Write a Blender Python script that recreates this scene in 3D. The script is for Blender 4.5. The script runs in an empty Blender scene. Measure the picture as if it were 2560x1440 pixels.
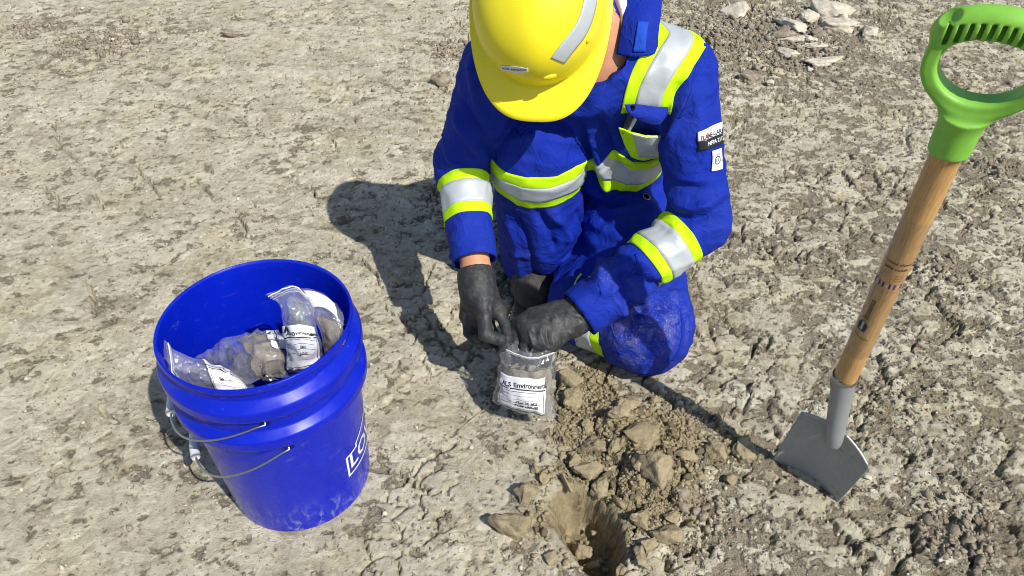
import bpy, bmesh, math
import numpy as np
from mathutils import Vector, Matrix

# ------------------------------------------------------------------ camera, sky, sun, exposure
scene = bpy.context.scene
FPX, PITCH, CAM_H = 1850.0, math.radians(40.86), 1.23
cam_data = bpy.data.cameras.new('camera')
cam_data.sensor_width = 36.0
cam_data.lens = 36.0 * FPX / 2560.0
cam_data.clip_start, cam_data.clip_end = 0.01, 500.0
cam = bpy.data.objects.new('camera', cam_data)
scene.collection.objects.link(cam)
cam.location = (0, 0, CAM_H)
cam.rotation_euler = (math.pi / 2 - PITCH, 0, 0)
scene.camera = cam

SUN_EL, SUN_AZ = math.radians(49.0), math.radians(48.0)      # shadows run left and away
to_sun = Vector((math.cos(SUN_AZ) * math.cos(SUN_EL), -math.sin(SUN_AZ) * math.cos(SUN_EL), math.sin(SUN_EL)))
world = bpy.data.worlds.new('World')
scene.world = world
world.use_nodes = True
wn = world.node_tree.nodes
sky = wn.new('ShaderNodeTexSky')
sky.sky_type = 'NISHITA'
sky.sun_disc = False
sky.sun_elevation = SUN_EL
sky.sun_rotation = math.atan2(to_sun.x, to_sun.y)
wn['Background'].inputs['Strength'].default_value = 0.10
world.node_tree.links.new(sky.outputs[0], wn['Background'].inputs['Color'])
sun_data = bpy.data.lights.new('sun', 'SUN')
sun_data.energy = 4.4
sun_data.angle = math.radians(0.53)
sun_data.color = (1.0, 0.955, 0.88)
sun = bpy.data.objects.new('sun', sun_data)
scene.collection.objects.link(sun)
sun.location = to_sun * 20
sun.rotation_euler = to_sun.to_track_quat('Z', 'Y').to_euler()
scene.view_settings.view_transform = 'Standard'
scene.view_settings.look = 'None'
scene.view_settings.gamma = 1.0
scene.view_settings.use_curve_mapping = False
scene.view_settings.exposure = 0.22
scene.cycles.transparent_max_bounces = 24
scene.cycles.max_bounces = 10
scene.cycles.filter_width = 1.0

# ------------------------------------------------------------------ helpers
rng = np.random.default_rng(11)
CP, SP = math.cos(PITCH), math.sin(PITCH)
DS = 1.042
CAMP = np.array([0.0, 0.0, CAM_H])

def at(px, py, d):
    """the place that lies d metres deep along the line of sight of a spot measured in the photograph"""
    d = d * DS
    x, y = (px - 1280.0) / FPX * d, (py - 720.0) / FPX * d
    return np.array([x, d * CP - y * SP, CAM_H - d * SP - y * CP])

def ground_at(px, py, z=0.0):
    ry = (py - 720.0) / FPX
    return at(px, py, (CAM_H - z) / (SP + ry * CP) / DS)

def unit(v):
    v = np.asarray(v, float)
    return v / (np.linalg.norm(v) + 1e-12)

def link(o, parent=None):
    scene.collection.objects.link(o)
    if parent is not None:
        o.parent = parent
    return o

def tag(o, label=None, cat=None, group=None, kind=None):
    if label: o['label'] = label
    if cat: o['category'] = cat
    if group: o['group'] = group
    if kind: o['kind'] = kind
    return o

def empty(name, loc):
    o = bpy.data.objects.new(name, None)
    o.location = Vector([float(a) for a in loc])
    o.empty_display_size = 0.05
    return link(o)

def base_of(parent):
    o = parent
    while o is not None and o.parent is not None:
        o = o.parent
    return np.array(o.location) if o is not None else np.zeros(3)

def make_mesh(name, V, faces, mat, smooth=True):
    me = bpy.data.meshes.new(name)
    V = np.asarray(V, np.float32)
    if isinstance(faces, np.ndarray):
        n, k = faces.shape
        me.vertices.add(len(V)); me.loops.add(n * k); me.polygons.add(n)
        me.vertices.foreach_set('co', V.ravel())
        me.loops.foreach_set('vertex_index', faces.astype(np.int32).ravel())
        me.polygons.foreach_set('loop_start', np.arange(0, n * k, k, dtype=np.int32))
        me.polygons.foreach_set('loop_total', np.full(n, k, np.int32))
    else:
        me.from_pydata([tuple(map(float, v)) for v in V], [], [tuple(int(i) for i in f) for f in faces])
    me.update(calc_edges=True)
    if smooth:
        me.polygons.foreach_set('use_smooth', np.ones(len(me.polygons), bool))
    if mat is not None:
        me.materials.append(mat)
    return me

def obj(name, V, faces, mat, parent=None, smooth=True):
    """one mesh object; coordinates are given in the world and stored relative to the base of the thing"""
    V = np.asarray(V, float)
    if parent is not None:
        V = V - base_of(parent)
    o = bpy.data.objects.new(name, make_mesh(name, V, faces, mat, smooth))
    return link(o, parent)

def fix_normals(o):
    bm = bmesh.new(); bm.from_mesh(o.data)
    bmesh.ops.recalc_face_normals(bm, faces=bm.faces)
    bm.to_mesh(o.data); bm.free()
    return o

def grid_faces(nu, nv, wrap_u=False, wrap_v=False):
    """faces of a grid whose vertex index is u * nv + v"""
    U = np.arange(nu if wrap_u else nu - 1); W = np.arange(nv if wrap_v else nv - 1)
    a, b = np.meshgrid(U, W, indexing='ij')
    a, b = a.ravel(), b.ravel()
    a2, b2 = (a + 1) % nu, (b + 1) % nv
    return np.stack([a * nv + b, a2 * nv + b, a2 * nv + b2, a * nv + b2], 1)

def tube(path, r, n=10, caps=True):
    """a round bar along a path; r is a number or one number a point"""
    P = np.asarray(path, float); m = len(P)
    r = np.broadcast_to(np.asarray(r, float), (m,))
    T = np.gradient(P, axis=0); T /= np.linalg.norm(T, axis=1)[:, None] + 1e-12
    up = np.array([0, 0, 1.0]) if abs(T[0][2]) < .9 else np.array([1.0, 0, 0])
    A = np.cross(T[0], up); A /= np.linalg.norm(A)
    V = []
    th = np.linspace(0, 2 * np.pi, n, endpoint=False)
    for i in range(m):
        A = A - T[i] * A.dot(T[i]); A /= np.linalg.norm(A)
        B = np.cross(T[i], A)
        V.append(P[i] + r[i] * (np.cos(th)[:, None] * A + np.sin(th)[:, None] * B))
    V = np.concatenate(V)
    F = [tuple(f) for f in grid_faces(m, n, False, True)]
    if caps:
        F.append(tuple(range(n))[::-1]); F.append(tuple((m - 1) * n + k for k in range(n)))
    return V, F

def spline(pts, n):
    """Catmull-Rom through pts, n samples"""
    P = np.asarray(pts, float)
    Q = np.vstack([2 * P[0] - P[1], P, 2 * P[-1] - P[-2]])
    out = []
    for s in np.linspace(0, len(P) - 1 - 1e-6, n):
        i = int(s); f = s - i
        a, b, c, d = Q[i], Q[i + 1], Q[i + 2], Q[i + 3]
        out.append(.5 * ((2 * b) + (-a + c) * f + (2 * a - 5 * b + 4 * c - d) * f * f + (-a + 3 * b - 3 * c + d) * f ** 3))
    return np.array(out)

def join(parts):
    V, F, n = [], [], 0
    for v, f in parts:
        V.append(np.asarray(v, float)); F += [tuple(int(i) + n for i in q) for q in f]; n += len(v)
    return np.concatenate(V), F

def sheet(P, thick):
    """a closed thin sheet from a (nu, nv, 3) grid of points: the outer face, the inner face and its rim"""
    nu, nv = P.shape[:2]
    du, dv = np.gradient(P, axis=0), np.gradient(P, axis=1)
    N = np.cross(du, dv); N /= np.linalg.norm(N, axis=2)[..., None] + 1e-12
    V = np.concatenate([(P + N * thick * .5).reshape(-1, 3), (P - N * thick * .5).reshape(-1, 3)])
    g = grid_faces(nu, nv); o = nu * nv
    F = [tuple(f) for f in g] + [tuple((f + o)[::-1]) for f in g]
    idx = np.arange(o).reshape(nu, nv)
    ring = list(idx[:, 0]) + list(idx[-1, 1:]) + list(idx[::-1, -1][1:]) + list(idx[0, ::-1][1:-1])
    for k in range(len(ring)):
        a, b = ring[k], ring[(k + 1) % len(ring)]
        F.append((b, a, a + o, b + o))
    return V, F

# value noise
_L = np.random.default_rng(5).random(1 << 16).astype(np.float32)
def _h(*k):
    a = np.zeros_like(k[0], dtype=np.int64)
    for q, m in zip(k, (73856093, 19349663, 83492791)):
        a = a ^ (q.astype(np.int64) * m)
    a = a ^ (a >> 13)
    return _L[(a * 2654435761 >> 7) & 0xFFFF]
def noise2(x, y):
    xi, yi = np.floor(x), np.floor(y); fx, fy = x - xi, y - yi
    ux, uy = fx * fx * (3 - 2 * fx), fy * fy * (3 - 2 * fy)
    xi, yi = xi.astype(np.int64), yi.astype(np.int64)
    a, b, c, d = _h(xi, yi), _h(xi + 1, yi), _h(xi, yi + 1), _h(xi + 1, yi + 1)
    return (a + (b - a) * ux) * (1 - uy) + (c + (d - c) * ux) * uy
def noise3(p):
    i = np.floor(p); f = p - i; u = f * f * (3 - 2 * f); i = i.astype(np.int64)
    x, y, z = i[..., 0], i[..., 1], i[..., 2]
    def L(a, b, t): return a + (b - a) * t
    def col(dx, dy): return L(_h(x + dx, y + dy, z), _h(x + dx, y + dy, z + 1), u[..., 2])
    return L(L(col(0, 0), col(0, 1), u[..., 1]), L(col(1, 0), col(1, 1), u[..., 1]), u[..., 0])
def fbm2(x, y, o=4, g=.5):
    s, a, t = 0, 1, 0
    for k in range(o):
        s = s + a * noise2(x * 2 ** k + 17.3 * k, y * 2 ** k + 9.1 * k); t += a; a *= g
    return s / t
def fbm3(p, o=3, g=.5):
    s, a, t = 0, 1, 0
    for k in range(o):
        s = s + a * noise3(p * 2 ** k + 7.7 * k); t += a; a *= g
    return s / t
def sstep(a, b, x):
    t = np.clip((x - a) / (b - a), 0, 1); return t * t * (3 - 2 * t)
def voronoi(x, y, seed=0):
    """F1, F2 and the random number of the nearest cell"""
    xi, yi = np.floor(x).astype(np.int64), np.floor(y).astype(np.int64)
    f1 = np.full(x.shape, 9., np.float32); f2 = f1.copy(); cid = np.zeros(x.shape, np.float32)
    for dx in (-1, 0, 1):
        for dy in (-1, 0, 1):
            cx, cy = xi + dx, yi + dy
            d = np.hypot(cx + _h(cx + seed, cy) - x, cy + _h(cx, cy + seed + 31) - y).astype(np.float32)
            r = _h(cx + 77 + seed, cy + 5)
            near = d < f1
            f2 = np.where(near, f1, np.minimum(f2, d)); cid = np.where(near, r, cid); f1 = np.where(near, d, f1)
    return f1, f2, cid

# ------------------------------------------------------------------ materials
def new_mat(name):
    m = bpy.data.materials.new(name); m.use_nodes = True
    return m, m.node_tree.nodes, m.node_tree.links

class NB:
    """a small node builder"""
    def __init__(s, name):
        s.m, s.n, s.l = new_mat(name); s.b = s.n['Principled BSDF']; s.out = s.n['Material Output']
        s.tc = None
    def coord(s, kind='Object', scale=None):
        if s.tc is None: s.tc = s.n.new('ShaderNodeTexCoord')
        o = s.tc.outputs[kind]
        if scale is not None:
            mp = s.n.new('ShaderNodeMapping'); mp.inputs['Scale'].default_value = scale
            s.l.new(o, mp.inputs['Vector']); o = mp.outputs[0]
        return o
    def noise(s, scale, detail=4, rough=.55, vec=None, dist=0):
        t = s.n.new('ShaderNodeTexNoise'); t.inputs['Scale'].default_value = scale
        t.inputs['Detail'].default_value = detail; t.inputs['Roughness'].default_value = rough
        t.inputs['Distortion'].default_value = dist
        s.l.new(vec or s.coord(), t.inputs['Vector']); return t.outputs['Fac']
    def vor(s, scale, feature='F1', vec=None, out='Distance', rnd=1.0):
        t = s.n.new('ShaderNodeTexVoronoi'); t.feature = feature; t.inputs['Scale'].default_value = scale
        t.inputs['Randomness'].default_value = rnd
        s.l.new(vec or s.coord(), t.inputs['Vector']); return t.outputs[out]
    def ramp(s, fac, stops):
        r = s.n.new('ShaderNodeValToRGB'); e = r.color_ramp.elements
        while len(e) < len(stops): e.new(0.5)
        for q, (p, c) in zip(e, stops):
            q.position = p; q.color = (c, c, c, 1) if not hasattr(c, '__len__') else (*c, 1)
        s.l.new(fac, r.inputs[0]); return r.outputs[0]
    def mix(s, fac, a, b, kind='MIX'):
        m = s.n.new('ShaderNodeMix'); m.data_type = 'RGBA'; m.blend_type = kind
        for k, v in ((0, fac), (6, a), (7, b)):
            if isinstance(v, (int, float)): m.inputs[k].default_value = v if k == 0 else (v, v, v, 1)
            elif isinstance(v, tuple): m.inputs[k].default_value = (*v, 1)
            else: s.l.new(v, m.inputs[k])
        return m.outputs[2]
    def math(s, op, a, b=0.0, clamp=False):
        m = s.n.new('ShaderNodeMath'); m.operation = op; m.use_clamp = clamp
        for k, v in ((0, a), (1, b)):
            if isinstance(v, (int, float)): m.inputs[k].default_value = v
            else: s.l.new(v, m.inputs[k])
        return m.outputs[0]
    def attr(s, name):
        a = s.n.new('ShaderNodeAttribute'); a.attribute_name = name; return a.outputs['Fac']
    def bump(s, h, dist=.001, strength=1.0, prev=None):
        b = s.n.new('ShaderNodeBump'); b.inputs['Distance'].default_value = dist
        b.inputs['Strength'].default_value = strength; s.l.new(h, b.inputs['Height'])
        if prev is not None: s.l.new(prev, b.inputs['Normal'])
        return b.outputs[0]
    def set(s, **k):
        for n, v in k.items():
            i = s.b.inputs[n.replace('_', ' ')]
            if isinstance(v, tuple): i.default_value = (*v, 1)
            elif isinstance(v, (int, float)): i.default_value = v
            else: s.l.new(v, i)
        return s.m

def plain(name, col, rough=.5, **k):
    b = NB(name); n = b.noise(60, 3)
    c = b.mix(b.ramp(n, [(.3, 0.0), (.75, 1.0)]), tuple(.86 * a for a in col), col)
    return b.set(Base_Color=c, Roughness=rough, **k)

def soil_material(name, ground=False):
    b = NB(name)
    co = b.coord()
    fine = b.noise(420, 3, .6)
    mid = b.noise(95, 5, .62, dist=.4)
    wide = b.noise(9, 4, .6)
    vor = b.vor(150, 'F1')
    if ground:
        pale, fresh, dark, crust = b.attr('pale'), b.attr('fresh'), b.attr('crumbly'), b.attr('crust')
        edge = b.math('ADD', crust, b.math('MULTIPLY', b.math('SUBTRACT', b.noise(170, 4, .65), .5), 1.1))
        edge = b.math('ADD', edge, b.math('MULTIPLY', b.math('SUBTRACT', fine, .5), .9))
        cm = b.ramp(edge, [(.28, 0.0), (.72, 1.0)])
        k = b.math('ADD', b.math('MULTIPLY', mid, .55), b.math('MULTIPLY', fine, .22))
        k = b.math('ADD', k, b.math('MULTIPLY', b.math('SUBTRACT', pale, .5), .36))
        k = b.math('ADD', k, b.math('MULTIPLY', b.math('SUBTRACT', wide, .5), .22))
        dry = b.ramp(k, [(.18, (.350, .308, .222)), (.34, (.500, .453, .342)), (.48, (.605, .560, .435)), (.66, (.745, .705, .575))])
        k2 = b.math('ADD', b.math('MULTIPLY', fine, .62), b.math('MULTIPLY', b.noise(700, 2), .38))
        loose = b.ramp(k2, [(.30, (.095, .080, .058)), (.50, (.290, .250, .183)), (.68, (.54, .490, .380))])
        soil = b.mix(cm, loose, dry)
        yel = b.mix(b.ramp(b.noise(5.3, 3), [(.45, 0.0), (.72, .55)]), soil, (1.0, .965, .78), 'MULTIPLY')
        wet = b.ramp(b.math('ADD', b.math('MULTIPLY', mid, .6), b.math('MULTIPLY', fine, .4)),
                     [(.22, (.155, .118, .064)), (.48, (.355, .290, .175)), (.74, (.54, .460, .300))])
        col = b.mix(fresh, yel, wet)
        h = b.math('ADD', b.math('MULTIPLY', mid, .55), b.math('MULTIPLY', fine, .55))
        n1 = b.bump(h, .0100, 1.0)
        n2 = b.bump(cm, .0016, .8, n1)
        b.set(Normal=n2)
    else:
        k = b.math('ADD', b.math('MULTIPLY', mid, .6), b.math('MULTIPLY', fine, .4))
        col = b.ramp(k, [(.22, (.155, .120, .068)), (.48, (.350, .288, .178)), (.76, (.53, .455, .305))])
        b.set(Normal=b.bump(k, .008, 1.0))
    return b.set(Base_Color=col, Roughness=.93, Specular_IOR_Level=.15)

M = {}
M['ground'] = soil_material('cracked_dry_soil', True)
M['clay'] = soil_material('fresh_clay')
def rock_mat():
    b = NB('pale_rock'); k = b.math('ADD', b.math('MULTIPLY', b.noise(45, 5), .7), b.math('MULTIPLY', b.noise(300, 3), .35))
    return b.set(Base_Color=b.ramp(k, [(.25, (.24, .205, .155)), (.5, (.50, .45, .36)), (.75, (.68, .64, .54))]), Roughness=.9,
                 Normal=b.bump(k, .004, .9), Specular_IOR_Level=.2)
M['rock'] = rock_mat()
def dark_clod_mat():
    b = NB('grey_clod'); k = b.math('ADD', b.math('MULTIPLY', b.noise(60, 5), .7), b.math('MULTIPLY', b.noise(300, 3), .35))
    return b.set(Base_Color=b.ramp(k, [(.25, (.12, .098, .07)), (.5, (.25, .212, .16)), (.75, (.43, .38, .30))]), Roughness=.93,
                 Normal=b.bump(k, .004, .9), Specular_IOR_Level=.15)
M['grey_clod'] = dark_clod_mat()
def cloth_mat(name, c0, c1, dust=None):
    b = NB(name)
    n = b.noise(14, 5, .6)
    col = b.mix(n, c0, c1)
    wv = b.noise(900, 2, .5)
    if dust:
        f = b.math('MULTIPLY', b.attr('dust'), b.ramp(b.noise(38, 6, .72, dist=.6), [(.44, 0.0), (.80, 1.0)]), True)
        sp = b.math('MULTIPLY', b.attr('dust'), b.ramp(b.noise(260, 3, .7), [(.58, 0.0), (.70, .8)]), True)
        col = b.mix(b.math('ADD', b.math('MULTIPLY', f, .55), sp, True), col, (.33, .31, .29))
    tw = b.noise(70, 4, .6)
    cz = b.math('ABSOLUTE', b.math('SUBTRACT', b.noise(17, 3, .5, dist=1.6), .5))
    nn = b.bump(b.ramp(cz, [(0.0, 1.0), (.10, .25), (.3, 0.0)]), .0016, .7, b.bump(tw, .0024, .6, b.bump(wv, .0005, .6)))
    fade = b.ramp(b.noise(6, 5, .65), [(.42, 0.0), (.75, .20)])
    col = b.mix(fade, col, (.05, .085, .34))
    b.set(Base_Color=col, Roughness=.78, Normal=nn, Specular_IOR_Level=.22)
    return b.m
M['blue'] = cloth_mat('royal_blue_cotton', (.0012, .014, .24), (.0022, .026, .37), True)
M['velcro'] = cloth_mat('blue_hook_tape', (.006, .05, .42), (.012, .085, .58))
def lime_mat():
    b = NB('lime_trim'); n = b.noise(40, 4)
    return b.set(Base_Color=b.mix(n, (.45, .76, .004), (.56, .90, .008)), Roughness=.7, Specular_IOR_Level=.2,
                 Normal=b.bump(b.noise(800, 2), .0005, .5))
M['lime'] = lime_mat()
def silver_mat():
    b = NB('silver_tape'); n = b.noise(25, 5)
    return b.set(Base_Color=b.mix(n, (.43, .470, .500), (.53, .57, .595)), Roughness=.45, Metallic=.15, Specular_IOR_Level=.5,
                 Normal=b.bump(b.noise(90, 4), .0012, .5))
M['silver'] = silver_mat()
def hat_mat():
    b = NB('yellow_shell'); n = b.noise(16, 5, .6); sc = b.noise(220, 4, .7)
    c = b.mix(n, (.82, .70, .012), (.90, .78, .022))
    c = b.mix(b.ramp(sc, [(.64, 0.0), (.74, .45)]), c, (.38, .31, .08))
    c = b.mix(b.ramp(b.noise(1, 6, .75, vec=b.coord('Object', (9, 30, 14)), dist=1.4), [(.56, 0.0), (.80, .30)]), c, (.60, .54, .30))
    return b.set(Base_Color=c, Roughness=b.ramp(n, [(.3, .30), (.8, .46)]), Specular_IOR_Level=.45, Normal=b.bump(b.noise(30, 3), .0006, .35))
M['hat'] = hat_mat()
def skin_mat():
    b = NB('skin'); n = b.noise(70, 4)
    return b.set(Base_Color=b.mix(n, (.52, .235, .13), (.66, .33, .20)), Roughness=.5, Subsurface_Weight=.12, Subsurface_Scale=.004,
                 Normal=b.bump(b.noise(400, 3), .0006, .5))
M['skin'] = skin_mat()
M['hair'] = plain('short_dark_hair', (.03, .02, .014), .7)
def glove_mat():
    b = NB('black_nitrile'); n = b.noise(30, 5)
    dust = b.ramp(b.noise(48, 6, .75), [(.47, 0.0), (.76, .34)])
    c = b.mix(dust, b.mix(n, (.018, .019, .021), (.034, .036, .039)), (.20, .19, .17))
    return b.set(Base_Color=c, Roughness=b.ramp(n, [(.3, .50), (.8, .68)]), Specular_IOR_Level=.38, Normal=b.bump(b.noise(160, 4), .0010, .5))
M['glove'] = glove_mat()
M['white_cloth'] = plain('white_cotton', (.78, .78, .80), .85)
M['white_plastic'] = plain('white_plastic', (.74, .75, .74), .4)
M['paper'] = plain('white_label_paper', (.82, .83, .85), .6)
M['ink'] = plain('black_ink', (.012, .012, .016), .6)
M['red_ink'] = plain('red_ink', (.55, .03, .02), .6)
M['orange_ink'] = plain('orange_ink', (.85, .20, .03), .6)
M['white_ink'] = plain('white_print', (.80, .81, .83), .55)
M['purple_ink'] = plain('purple_print', (.055, .02, .16), .5)
M['brown_ink'] = plain('brown_print', (.10, .055, .03), .55)
M['pen'] = plain('black_pen_plastic', (.012, .012, .014), .3)
def pail_mat():
    b = NB('blue_pail_plastic'); n = b.noise(11, 4)
    hz = b.n.new('ShaderNodeSeparateXYZ'); b.l.new(b.coord(), hz.inputs[0])
    low = b.ramp(hz.outputs['Z'], [(.0, 1.0), (.10, .0)])
    streak = b.noise(1, 5, .7, vec=b.coord('Object', (60, 60, 22)), dist=.8)
    scuff = b.math('MULTIPLY', low, b.ramp(streak, [(.50, 0.0), (.68, .75)]), True)
    sc2 = b.ramp(b.noise(1, 4, .7, vec=b.coord('Object', (34, 34, 90)), dist=1.2), [(.64, 0.0), (.76, .22)])
    c = b.mix(n, (.0012, .008, .36), (.002, .018, .50))
    c = b.mix(b.math('ADD', scuff, sc2, True), c, (.40, .43, .52))
    return b.set(Base_Color=c, Roughness=b.ramp(b.noise(40, 4), [(.3, .20), (.8, .38)]), Specular_IOR_Level=.42,
                 Normal=b.bump(b.noise(18, 3), .0008, .35))
M['pail'] = pail_mat()
def metal_mat(name, c, rough, metal=1.0, spots=None):
    b = NB(name); n = b.noise(40, 5); col = b.mix(n, tuple(.75 * a for a in c), c)
    if spots: col = b.mix(b.ramp(b.noise(26, 4, .6), [(.60, 0.0), (.68, .8)]), col, spots)
    return b.set(Base_Color=col, Metallic=metal, Roughness=rough, Normal=b.bump(b.noise(120, 4), .0006, .4))
M['wire'] = metal_mat('galvanised_wire', (.55, .56, .57), .38)
M['blade'] = metal_mat('grey_painted_steel', (.33, .345, .345), .55, .05, (.13, .13, .12))
def dust_blade():
    m = M['blade']; n, l = m.node_tree.nodes, m.node_tree.links; b = n['Principled BSDF']
    t = n.new('ShaderNodeTexNoise'); t.inputs['Scale'].default_value = 34; t.inputs['Detail'].default_value = 7; t.inputs['Roughness'].default_value = .72
    tc = n.new('ShaderNodeTexCoord'); l.new(tc.outputs['Object'], t.inputs['Vector'])
    r = n.new('ShaderNodeValToRGB'); r.color_ramp.elements[0].position = .50; r.color_ramp.elements[1].position = .78; l.new(t.outputs['Fac'], r.inputs[0])
    old = b.inputs['Base Color'].links[0].from_socket; mx = n.new('ShaderNodeMix'); mx.data_type = 'RGBA'
    l.new(r.outputs[0], mx.inputs[0]); l.new(old, mx.inputs[6]); mx.inputs[7].default_value = (.40, .38, .33, 1); l.new(mx.outputs[2], b.inputs['Base Color'])
dust_blade()
M['socket'] = metal_mat('grey_socket_steel', (.34, .35, .36), .45, .25)
def wood_mat():
    b = NB('ash_wood'); n = b.noise(1, 6, .6, vec=b.coord('Generated', (26, 26, 1.6)), dist=.6); g = b.noise(1, 3, .5, vec=b.coord('Generated', (130, 130, 5)))
    c = b.ramp(n, [(.25, (.36, .195, .065)), (.55, (.56, .335, .125)), (.8, (.66, .425, .18))])
    c = b.mix(b.ramp(g, [(.35, .30), (.6, 0.0)]), c, (.30, .16, .06))
    return b.set(Base_Color=c, Roughness=.42, Specular_IOR_Level=.45, Normal=b.bump(n, .0008, .4))
M['wood'] = wood_mat()
M['green'] = plain('green_handle_plastic', (.23, .54, .06), .45)
def film_mat(name, milk=.15, tint=(.95, .96, .97), rough=.07):
    """thin clear plastic film: mostly lets light through, with a slight milky haze and sharp creased glints"""
    m, n, l = new_mat(name); n.remove(n['Principled BSDF'])
    tr = n.new('ShaderNodeBsdfTransparent'); tr.inputs[0].default_value = (*tint, 1)
    gl = n.new('ShaderNodeBsdfGlossy'); gl.inputs['Roughness'].default_value = rough
    di = n.new('ShaderNodeBsdfDiffuse'); di.inputs[0].default_value = (.85, .87, .9, 1)
    tl = n.new('ShaderNodeBsdfTranslucent'); tl.inputs[0].default_value = (.85, .87, .9, 1)
    ad = n.new('ShaderNodeMixShader'); ad.inputs[0].default_value = .5; l.new(di.outputs[0], ad.inputs[1]); l.new(tl.outputs[0], ad.inputs[2])
    m1 = n.new('ShaderNodeMixShader'); m1.inputs[0].default_value = milk; l.new(tr.outputs[0], m1.inputs[1]); l.new(ad.outputs[0], m1.inputs[2])
    lw = n.new('ShaderNodeLayerWeight'); lw.inputs['Blend'].default_value = .5
    pw = n.new('ShaderNodeMath'); pw.operation = 'POWER'; pw.inputs[1].default_value = 4.0; l.new(lw.outputs['Facing'], pw.inputs[0])
    fr = n.new('ShaderNodeMath'); fr.operation = 'MULTIPLY_ADD'; fr.inputs[1].default_value = .75; fr.inputs[2].default_value = .055; l.new(pw.outputs[0], fr.inputs[0])
    tc = n.new('ShaderNodeTexCoord'); no = n.new('ShaderNodeTexNoise'); no.inputs['Scale'].default_value = 28; no.inputs['Detail'].default_value = 5
    no.inputs['Distortion'].default_value = 1.0
    l.new(tc.outputs['Object'], no.inputs['Vector'])
    bu = n.new('ShaderNodeBump'); bu.inputs['Distance'].default_value = .009; bu.inputs['Strength'].default_value = .8; l.new(no.outputs['Fac'], bu.inputs['Height'])
    for q in (gl, lw): l.new(bu.outputs[0], q.inputs['Normal'])
    m2 = n.new('ShaderNodeMixShader'); l.new(fr.outputs[0], m2.inputs[0]); l.new(m1.outputs[0], m2.inputs[1]); l.new(gl.outputs[0], m2.inputs[2])
    l.new(m2.outputs[0], n['Material Output'].inputs['Surface'])
    return m
M['film'] = film_mat('clear_bag_film')
M['film_thick'] = film_mat('bag_zip_film', .35)
M['lens'] = film_mat('clear_lens', .03, (.95, .96, .96), .03)
def bag_soil():
    b = NB('bagged_grey_soil'); k = b.math('ADD', b.math('MULTIPLY', b.noise(70, 5), .6), b.math('MULTIPLY', b.noise(300, 3), .4))
    return b.set(Base_Color=b.ramp(k, [(.25, (.11, .092, .070)), (.5, (.25, .215, .165)), (.75, (.42, .375, .30))]), Roughness=.9, Normal=b.bump(k, .004, .9))
M['bag_soil'] = bag_soil()
def boot_mat():
    b = NB('dusty_boot_leather'); n = b.noise(35, 5, .65)
    return b.set(Base_Color=b.ramp(n, [(.3, (.018, .017, .016)), (.7, (.070, .065, .058))]), Roughness=.8, Normal=b.bump(n, .002, .6))
M['boot'] = boot_mat()
M['rubber'] = plain('dark_rubber', (.03, .03, .03), .8)

# ------------------------------------------------------------------ lettering
def letters(text, size, shear=0.0, align='CENTER', bold=0.0):
    """flat outlines of some letters as (vertices (n,2), faces)"""
    cu = bpy.data.curves.new('t', 'FONT'); cu.body = text; cu.size = size; cu.shear = shear
    cu.align_x = align; cu.align_y = 'CENTER'; cu.resolution_u = 2; cu.offset = bold
    o = bpy.data.objects.new('t', cu); scene.collection.objects.link(o)
    bpy.context.view_layer.update()
    me = bpy.data.meshes.new_from_object(o.evaluated_get(bpy.context.evaluated_depsgraph_get()))
    V = np.array([v.co[:2] for v in me.vertices]).reshape(-1, 2); F = [tuple(p.vertices) for p in me.polygons]
    scene.collection.objects.unlink(o); bpy.data.objects.remove(o); bpy.data.meshes.remove(me); bpy.data.curves.remove(cu)
    return V, F

def rects(list_of):
    """flat bars: (x0, y0, x1, y1) each, cut into short pieces so that they can bend"""
    V, F = [], []
    for x0, y0, x1, y1 in list_of:
        k = max(1, int(abs(x1 - x0) / .006)); q = max(1, int(abs(y1 - y0) / .006))
        b = len(V)
        for i in range(k + 1):
            for j in range(q + 1):
                V.append((x0 + (x1 - x0) * i / k, y0 + (y1 - y0) * j / q))
        F += [tuple(b + int(c) for c in f) for f in grid_faces(k + 1, q + 1)]
    return np.array(V), F

def slice_flat(V, F, step):
    """cut flat outlines into strips so that they can follow a round surface"""
    bm = bmesh.new()
    vs = [bm.verts.new((v[0], v[1], 0)) for v in V]
    for f in F:
        try: bm.faces.new([vs[i] for i in f])
        except ValueError: pass
    for ax in (0, 1):
        lo, hi = V[:, ax].min(), V[:, ax].max()
        for c in np.arange(lo + step, hi, step):
            no = (1, 0, 0) if ax == 0 else (0, 1, 0)
            co = (c, 0, 0) if ax == 0 else (0, c, 0)
            bmesh.ops.bisect_plane(bm, geom=bm.verts[:] + bm.edges[:] + bm.faces[:], plane_co=co, plane_no=no)
    bm.verts.index_update()
    W = np.array([v.co[:2] for v in bm.verts]); G = [tuple(v.index for v in f.verts) for f in bm.faces]
    bm.free()
    return W, G

def print_on(name, VF, place, mat, parent, step=None):
    """flat marks laid on a surface; place(x, y) gives the points in the world"""
    V, F = VF
    if step: V, F = slice_flat(np.asarray(V, float), F, step)
    return obj(name, place(V[:, 0], V[:, 1]), F, mat, parent, smooth=False)
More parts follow.
